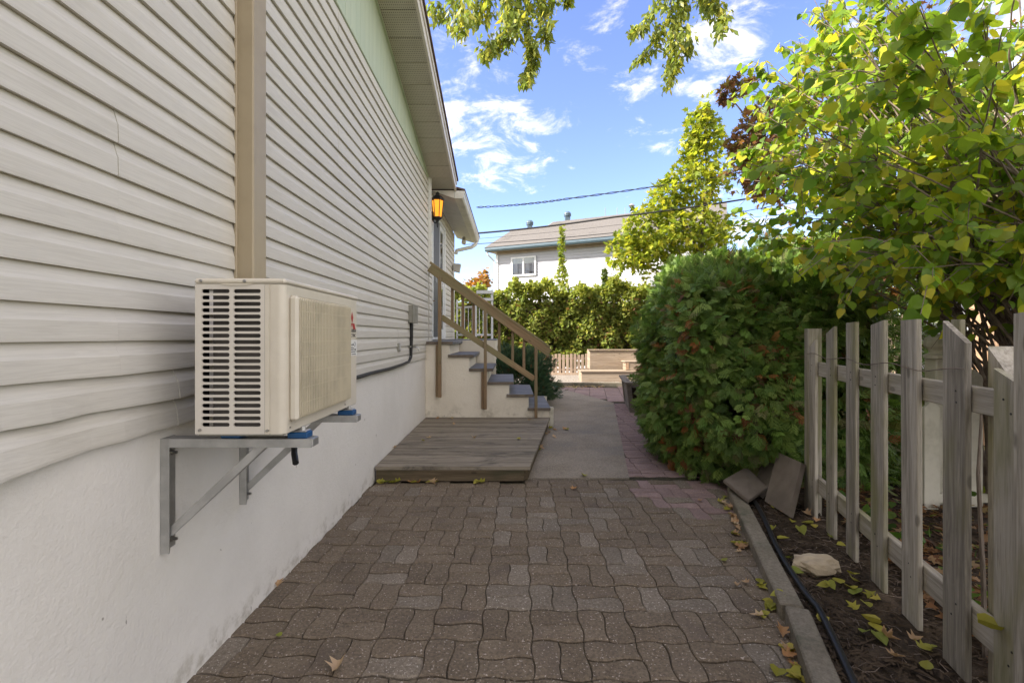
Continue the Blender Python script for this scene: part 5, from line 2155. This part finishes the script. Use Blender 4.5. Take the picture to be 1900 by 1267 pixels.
# ------------------------------------------------------------------ white neighbour house with its grey roof
E0 = Vector((-1.02, 19.4, 0))
ev = Vector((.905, -.427, 0)).normalized()
bk = Vector((.427, .905, 0)).normalized()
nh = thing('white_house', 'white sided neighbour house with grey shingle roof and blue-grey gutter beyond the hedge', 'house', (1.5, 20, 0))


def Q(s, d, z):
    p = E0 + ev * s + bk * d
    return (p.x, p.y, z)


OV = .42
EZ = 5.0
def obox(mb_, s0, s1, d0, d1, z0, z1):
    mb_.prism([Q(s0, d0, z0), Q(s1, d0, z0), Q(s1, d1, z0), Q(s0, d1, z0)][::-1], (0, 0, z1 - z0))


LEN = 9.15
m = MB()
obox(m, .28, LEN - .1, OV + .03, OV + 5.4, -.1, EZ - .03)
z = 1.6
while z < EZ - .12:
    m.prism([Q(.28, OV + .03, z), Q(.28, OV + .004, z), Q(.28, OV + .010, z + .06), Q(.28, OV + .02, z + .112)], tuple(ev * (LEN - .38)))
    z += .115
m.build('wall', M['n_siding'], nh)
m = MB()
obox(m, .25, .36, OV - .025, OV + .03, 0, EZ - .04)
m.build('corner_board', M['white_paint'], nh)
m = MB()
obox(m, -.02, LEN, .10, OV + .06, EZ - .045, EZ - .02)
obox(m, .30, LEN - .1, OV - .03, OV - .014, EZ - .17, EZ - .047)  # tan strip along the wall top: eave shadow put in as colour
m.build('soffit', M['n_trim'], nh)
m = MB()
obox(m, -.02, LEN, .085, .10, EZ - .09, EZ + .06)
m.build('fascia', M['n_trim'], nh)
m = MB()
m.prism([Q(-.04, .083, EZ - .06), Q(-.04, -.02, EZ - .06), Q(-.04, -.05, EZ), Q(-.04, -.045, EZ + .09), Q(-.04, -.065, EZ + .10), Q(-.04, .083, EZ + .10)], tuple(ev * (LEN + .06)))
m.build('gutter', M['n_gutter'], nh)
D1, RZ1 = 2.72, 6.42
D2 = 3.45
RZ2 = EZ + .08 + (RZ1 - EZ - .08) * D2 / D1
SK = 1.75
m = MB()
rp = [Q(-.06, -.04, EZ + .105), Q(LEN + .02, -.04, EZ + .105), Q(LEN + .02, D2, RZ2), Q(SK, D2, RZ2), Q(SK, D1, RZ1), Q(-.06, D1, RZ1)]
m.prism([(p[0], p[1], p[2] - .05) for p in rp], (0, 0, .05))
m.prism([(p[0], p[1], p[2] - .05) for p in (Q(-.06, D1, RZ1), Q(SK, D1, RZ1), Q(SK, 2 * D1, EZ + .1), Q(-.06, 2 * D1, EZ + .1))], (0, 0, .05))
m.prism([(p[0], p[1], p[2] - .05) for p in (Q(SK, D2, RZ2), Q(LEN + .02, D2, RZ2), Q(LEN + .02, 2 * D2, EZ + .1), Q(SK, 2 * D2, EZ + .1))], (0, 0, .05))
# shingle courses
for k in range(1, 24):
    d = D2 * k / 24
    zz_ = EZ + .105 + (RZ2 - EZ - .105) * k / 24
    s0 = -.06 if d < D1 else SK
    m.prism([Q(s0, d, zz_ - .02), Q(s0, d - .002, zz_ + .004), Q(s0, d + .12, zz_ + .062), Q(s0, d + .12, zz_ + .045)], tuple(ev * (LEN - s0)))
rf = m.build('roof', M['n_roof'], nh)
m = MB()
m.prism([Q(SK - .02, D1 - .1, RZ1 - .1), Q(SK - .02, D2, RZ1 - .1), Q(SK - .02, D2, RZ2), Q(SK - .02, D1 - .1, RZ1 - .02)], tuple(ev * .03))
m.build('rake_board', M['n_trim'], rf)
m = MB()
m.prism([Q(-.03, .1, EZ - .03), Q(-.03, D1, RZ1 - .06), Q(-.03, 2 * D1, EZ - .03)], tuple(ev * .3))
m.build('gable', M['n_siding'], nh)


def wall_sz(x, y):
    """pixel -> position along the neighbour wall and height"""
    r = Vector(((x - CX) / F, 1, -(y - CY) / F))
    o = Vector((0, 0, CAMZ))
    w0 = E0 + bk * (OV - .012)
    t = (w0 - o).dot(bk) / r.dot(bk)
    p = o + r * t
    return (p - w0).dot(ev), p.z


s0, z1 = wall_sz(948.5, 478)
s1, z0 = wall_sz(995, 511)
win = MB()
obox(win, s0, s1, OV - .05, OV - .013, z1 - .07, z1)
obox(win, s0, s1, OV - .05, OV - .013, z0, z0 + .07)
obox(win, s0, s0 + .07, OV - .05, OV - .013, z0 + .07, z1 - .07)
obox(win, s1 - .07, s1, OV - .05, OV - .013, z0 + .07, z1 - .07)
sm = (s0 + s1) / 2
obox(win, sm - .03, sm + .03, OV - .045, OV - .013, z0 + .07, z1 - .07)
wf = win.build('window', M['white_paint'], nh)
m = MB()
obox(m, s0 + .07, s1 - .07, OV - .030, OV - .024, z0 + .07, z1 - .07)
m.build('pane', M['glass'], wf)
m = MB()
nst = 26
for k in range(nst):
    a = s0 + .07 + (s1 - s0 - .14) * k / nst
    b = a + (s1 - s0 - .14) / nst
    dd_ = .006 * (k % 2)
    obox(m, a, b, OV - .017 - dd_, OV - .0135, z0 + .07, z1 - .07)
m.build('curtain', M['curtain'], wf)
m = MB()
obox(m, s0 + .07, s1 - .07, OV - .0235, OV - .0195 - .003, z0 + .07 + (z1 - z0 - .14) * .68, z1 - .07)
m.build('blind', M['blind'], wf)
m = MB()
m.tube([Q(.02, .06, EZ - .05), Q(.03, .1, EZ - .18), Q(.18, .38, EZ - .42), Q(.20, .40, EZ - .6), Q(.20, .40, .2)], .035, 6)
m.build('downspout', M['white_paint'], nh)


def roof_pt(x, y):
    """pixel -> point on the front roof slope"""
    a = Vector(Q(0, 0, EZ + .105))
    u_ = ev
    v_ = Vector(Q(0, D1, RZ1)) - Vector(Q(0, 0, EZ + .105))
    n_ = u_.cross(v_)
    r = Vector(((x - CX) / F, 1, -(y - CY) / F))
    o = Vector((0, 0, CAMZ))
    t = (a - o).dot(n_) / r.dot(n_)
    return o + r * t


for vx, vy in ((983, 423.5), (1053, 407.5)):
    p = roof_pt(vx, vy)
    s_ = p.y / F
    m = MB()
    m.box(p.x - 4.6 * s_, p.x + 4.6 * s_, p.y - 4.6 * s_, p.y + 4.6 * s_, p.z - .08, p.z + 6 * s_)
    m.lathe([(6.2 * s_, 5.5 * s_), (6.8 * s_, 7 * s_), (6.2 * s_, 8.2 * s_), (7 * s_, 9.2 * s_), (6 * s_, 12 * s_), (4 * s_, 14 * s_), (0, 14.6 * s_)], (p.x, p.y, p.z), 12)
    m.build('roof_vent', M['grey_box'] if False else M['n_gutter'], rf)
p = roof_pt(1172, 392)
m = MB()
m.tube([(p.x, p.y, p.z - .1), (p.x, p.y, p.z + .22)], .055, 8)
m.lathe([(.13, .22), (.15, .24), (.05, .33), (.0, .34)], (p.x, p.y, p.z), 10)
m.build('chimney_pipe', M['alu'], rf)
for vx in (1123, 1145, 1160):
    p = roof_pt(vx, 397)
    m = MB()
    m.tube([(p.x, p.y, p.z - .1), (p.x, p.y, p.z + .28)], .012, 5)
    m.build('mast', M['grey_box'], rf)

# ------------------------------------------------------------------ things far right behind the fences
bf = thing('board_fence', 'tall brown board fence far behind the cedar and lilac', 'fence', (9.5, 11.5, 0))
for k in range(44):
    x = 7.6 + k * .20
    m = MB()
    m.cbox(x, x + .15, 11.5 + .02 * (k % 2), 11.525 + .02 * (k % 2), .03, 1.92 + .05 * math.sin(k * 2.3), .004)
    m.build('board', M['far_fence'], bf, origin=(x + .07, 11.5, 0))
m = MB()
m.cbox(7.6, 16.4, 11.55, 11.59, 1.55, 1.65, .004)
m.cbox(7.6, 16.4, 11.55, 11.59, .35, .45, .004)
m.build('rail', M['far_fence'], bf)
sh = thing('white_shed', 'bright white sided house corner at the right edge behind the lilac', 'house', (11, 9.2, 0))
m = MB()
m.box(9.65, 14, 9.0, 11.2, -.05, 3.2)
z = .1
while z < 3.1:
    m.prism([(9.64, 9.0, z), (9.64, 8.975, z), (9.64, 8.985, z + .06), (9.64, 8.998, z + .115)], (4.3, 0, 0))
    z += .118
m.build('wall', M['n_siding'], sh)
m = MB()
m.prism([(9.4, 8.7, 3.15), (9.4, 11.6, 3.15), (9.4, 10.1, 4.3)], (5, 0, 0))
m.build('roof', M['n_roof'], sh)

# overhead cables
def cable(label, pts, r, twist=0.0):
    m = MB()
    q = [Vector(p) for p in pts]
    path = []
    for i in range(len(q) - 1):
        for s_ in range(24):
            path.append(q[i].lerp(q[i + 1], s_ / 24))
    path.append(q[-1])
    n_ = len(path)
    out = []
    for i, p in enumerate(path):
        t = i / (n_ - 1)
        out.append(p + Vector((0, 0, -.30 * 4 * t * (1 - t))))
    if twist:
        for ph in (0, math.pi):
            dense = []
            for i in range(n_ - 1):
                for s_ in range(3):
                    dense.append(out[i].lerp(out[i + 1], s_ / 3))
            m.tube([p + Vector((0, math.cos(k * .55 + ph), math.sin(k * .55 + ph))) * twist for k, p in enumerate(dense)], r, 4, False)
    else:
        m.tube(out, r, 5, False)
    tag(m.build('overhead_cable', M['cable'], None, origin=path[0]), label, 'cable', 'overhead cables')


def sagpt(x, y, Y, up=0.0):
    p = at(x, y, Y)
    p.z += up
    return p


cable('twisted pair of cables highest across the sky', [(-.82, 11.2, 3.90 + .62), sagpt(1050, 363, 11.5, .18), sagpt(1400, 312, 12, .22), sagpt(2100, 210, 13)], .010, .016)
cable('single thick cable crossing in front of the grey roof', [(-.82, 11.25, 3.90), sagpt(1140, 398, 11.5, .20), sagpt(1440, 358, 12, .24), sagpt(2100, 270, 13)], .022)
cable('thin cable below the thick one, passing over the gutter of the white house', [sagpt(860, 454, 15), sagpt(1150, 430, 15, .25), sagpt(1440, 380, 15, .25), sagpt(2100, 290, 16)], .012)
cable('lowest thin cable in front of the roof of the white house', [sagpt(860, 445, 15.5), sagpt(1150, 416, 15.5, .25), sagpt(1440, 396, 15.5, .2), sagpt(2100, 320, 16)], .006)

# ------------------------------------------------------------------ fallen leaves
def leaf_mesh(tv, tf, curl, mat):
    me = bpy.data.meshes.new('fallen_leaf')
    me.from_pydata([(x, y - .4, abs(x) * curl + (y - .5) ** 2 * curl * .8 + z * .5) for x, y, z in tv], [], tf)
    me.materials.append(mat)
    return me


FL = {'yh': leaf_mesh(HEART_V, HEART_F, .35, M['fallen_yellow']), 'yh2': leaf_mesh(HEART_V, HEART_F, .8, M['fallen_yellow']),
      'bm': leaf_mesh(MAPLE_V, MAPLE_F, .55, M['fallen_brown']), 'bm2': leaf_mesh(MAPLE_V, MAPLE_F, 1.1, M['fallen_brown']), 'ym': leaf_mesh(MAPLE_V, MAPLE_F, .5, M['fallen_yellow'])}


def drop(kind, x, y, z, size, label, group):
    o = bpy.data.objects.new('fallen_leaf', FL[kind])
    col.objects.link(o)
    o.location = (x, y, z + size * .06)
    o.rotation_euler = (random.uniform(-.35, .35), random.uniform(-.35, .35), random.uniform(0, 6.28))
    o.scale = (size,) * 3
    tag(o, label, 'leaf', group)


L1 = 'small fallen leaf on the pavers along the concrete edging'
for (x, y, n_, k) in ((1350, 938, 5, 'bm'), (1360, 960, 6, 'bm'), (1372, 975, 5, 'bm'), (1345, 925, 3, 'ym'), (1368, 990, 3, 'bm2'), (1355, 950, 3, 'ym'), (1378, 1018, 5, 'bm'), (1372, 1012, 4, 'yh'), (1344, 1041, 1, 'yh'), (1366, 1088, 1, 'bm2'),
                      (1384, 1082, 1, 'bm'), (1420, 1083, 2, 'yh'), (1425, 1092, 1, 'ym'), (1432, 1118, 2, 'yh'), (1442, 1130, 2, 'yh'), (1413, 1143, 2, 'bm'), (1420, 1140, 1, 'yh'), (1450, 1178, 1, 'bm2'), (1465, 1205, 2, 'yh'), (1475, 1215, 3, 'bm'),
                      (1443, 1250, 1, 'yh'), (1478, 1245, 2, 'bm'), (1482, 1258, 2, 'yh'), (1500, 1236, 1, 'bm')):
    for q in range(n_):
        p = gnd(x + random.uniform(-9, 9) * (n_ > 1), y + random.uniform(-8, 8) * (n_ > 1))
        if p.x > curb_x(p.y) - .02:
            p.x = curb_x(p.y) - .03
        drop(k if random.random() < .75 else random.choice(['bm', 'yh', 'ym']), p.x, p.y, .004, random.uniform(.045, .075), L1, 'leaves along the edging')
L2 = 'small yellow-green leaf fallen on the dark soil beside the hose'
for (x, y) in ((1452, 1004), (1462, 1040), (1477, 1065), (1530, 1092), (1540, 1093), (1555, 1084), (1582, 1070), (1584, 1082), (1580, 1096), (1590, 1105), (1615, 1110), (1624, 1116), (1582, 1130), (1608, 1127), (1617, 1160), (1625, 1172), (1604, 1178), (1632, 1190), (1527, 1155),
               (1715, 1210), (1720, 1242), (1727, 1207), (1500, 975), (1440, 945), (1470, 972), (1545, 1001), (1560, 1015), (1435, 985), (1487, 990), (1510, 982), (1445, 1110)):
    p = gnd(x, y, .05)
    drop(random.choice(['yh', 'yh2', 'yh', 'ym']), p.x, p.y, .062, random.uniform(.05, .078), L2, 'leaves on the soil bed')
L3 = 'pale brown curled leaf fallen on the soil near the picket fence'
for (x, y) in ((1663, 1226), (1455, 955), (1452, 948), (1700, 1195), (1650, 1192), (1500, 960), (1515, 970), (1432, 940)):
    p = gnd(x, y, .05)
    drop(random.choice(['bm', 'bm2']), p.x, p.y, .064, random.uniform(.045, .075), L3, 'brown leaves on the soil bed')
L4 = 'dry maple leaf in the litter at the foot of the deck board'
for (x, y) in ((716, 884), (724, 888), (732, 890), (738, 884), (742, 889), (712, 894), (728, 895), (766, 889), (772, 890), (780, 891), (800, 890), (806, 892), (812, 889), (886, 889), (893, 890), (735, 896)):
    p = gnd(x, y)
    drop(random.choice(['bm', 'ym', 'yh']), p.x, min(p.y, 4.385), .004, random.uniform(.06, .10), L4, 'leaves at the deck edge')
L5 = 'small dry leaf lying on the weathered deck boards'
for (x, y) in ((800, 771), (815, 772), (845, 773), (838, 777), (842, 788), (812, 777), (880, 814), (962, 815), (785, 818), (732, 831), (795, 813), (955, 770), (965, 769), (946, 771), (982, 780)):
    p = gnd(x, y, .152)
    if p.x < deck_r(p.y) and p.y < 7.03:
        drop(random.choice(['bm', 'bm2', 'ym']), p.x, p.y, .153, random.uniform(.05, .085), L5, 'leaves on the deck')
L6 = 'dry leaf on the concrete path beside the deck'
for (x, y) in ((1014, 792), (1022, 796), (1018, 803), (1012, 806), (1030, 799), (1048, 797), (1003, 832), (1000, 836), (1028, 812), (1018, 788), (1082, 884), (1052, 798), (1010, 800), (996, 834)):
    p = gnd(x, y)
    drop(random.choice(['bm', 'bm', 'ym']), p.x, p.y, .006, random.uniform(.07, .11), L6, 'leaves on the path')
for (x, y, k, s_, l) in ((625, 1247, 'bm2', .085, 'curled pale maple leaf alone on the pavers at the bottom of the photo'), (515, 1088, 'bm2', .06, 'small brown leaf against the foot of the stucco wall'), (518, 1180, 'yh', .03, 'tiny green leaf on the dark pavers near the wall'),
                        (1065, 908, 'bm', .07, 'brown leaf on the pavers in front of the path'), (793, 897, 'bm', .04, 'tiny pale leaf on the pavers below the deck'), (1298, 930, 'bm', .06, 'brown leaf on the pavers below the cedar')):
    p = gnd(x, y)
    o_before = None
    drop(k, p.x, p.y, .004, s_, l, None)
m = 0
p0 = fpt(1.62, .0)
drop('yh2', p0.x - .02, p0.y, .365, .085, 'green leaf caught on the lower rail of the picket fence', None)
# leaf litter behind the fence and under the shrubs, along the far edging
n = 2600
y = RNG.uniform(1.2, 5.6, n)
x = 1.95 + .295 * (y - 1.785) + RNG.exponential(.9, n)
P = np.column_stack([x, y, .062 + RNG.uniform(0, .03, n) + .03 * np.clip((x - 2.4) / 2, 0, 1)])
leaf_cloud('leaf_litter', M['leaf_far'], None, P, rdir(n) * [1, 1, .2], rdir(n) * .5 + [0, 0, 1], RNG.uniform(.04, .08, n), MAPLE_V, MAPLE_F,
           tints(n, [(.26, .13, .06), (.34, .22, .12), (.17, .085, .045), (.22, .22, .05), (.10, .06, .04)], [3, 2, 3, .7, 2]), 'stuff')
n = 240
P = np.column_stack([RNG.uniform(.6, 2.6, n), 12.74 - RNG.exponential(.10, n), np.full(n, .012)])
leaf_cloud('edge_litter', M['leaf_far'], None, P, rdir(n) * [1, 1, .2], rdir(n) * .5 + [0, 0, 1], RNG.uniform(.04, .09, n), MAPLE_V, MAPLE_F, tints(n, [(.5, .42, .30), (.40, .28, .16)], [1, 1]), 'stuff')
# ground ivy and weeds behind the fence
n = 150
y = RNG.uniform(1.5, 3.6, n)
x = 2.0 + .295 * (y - 1.785) + RNG.exponential(.35, n)
P = np.column_stack([x, y, RNG.uniform(.08, .22, n)])
leaf_cloud('weeds', M['leaf'], None, P, rdir(n) + [0, 0, .2], rdir(n) * .6 + [0, 0, 1], RNG.uniform(.04, .08, n), HEART_V, HEART_F, tints(n, [(.06, .12, .02), (.10, .17, .03), (.16, .19, .03)], [2, 2, 1]), 'stuff')
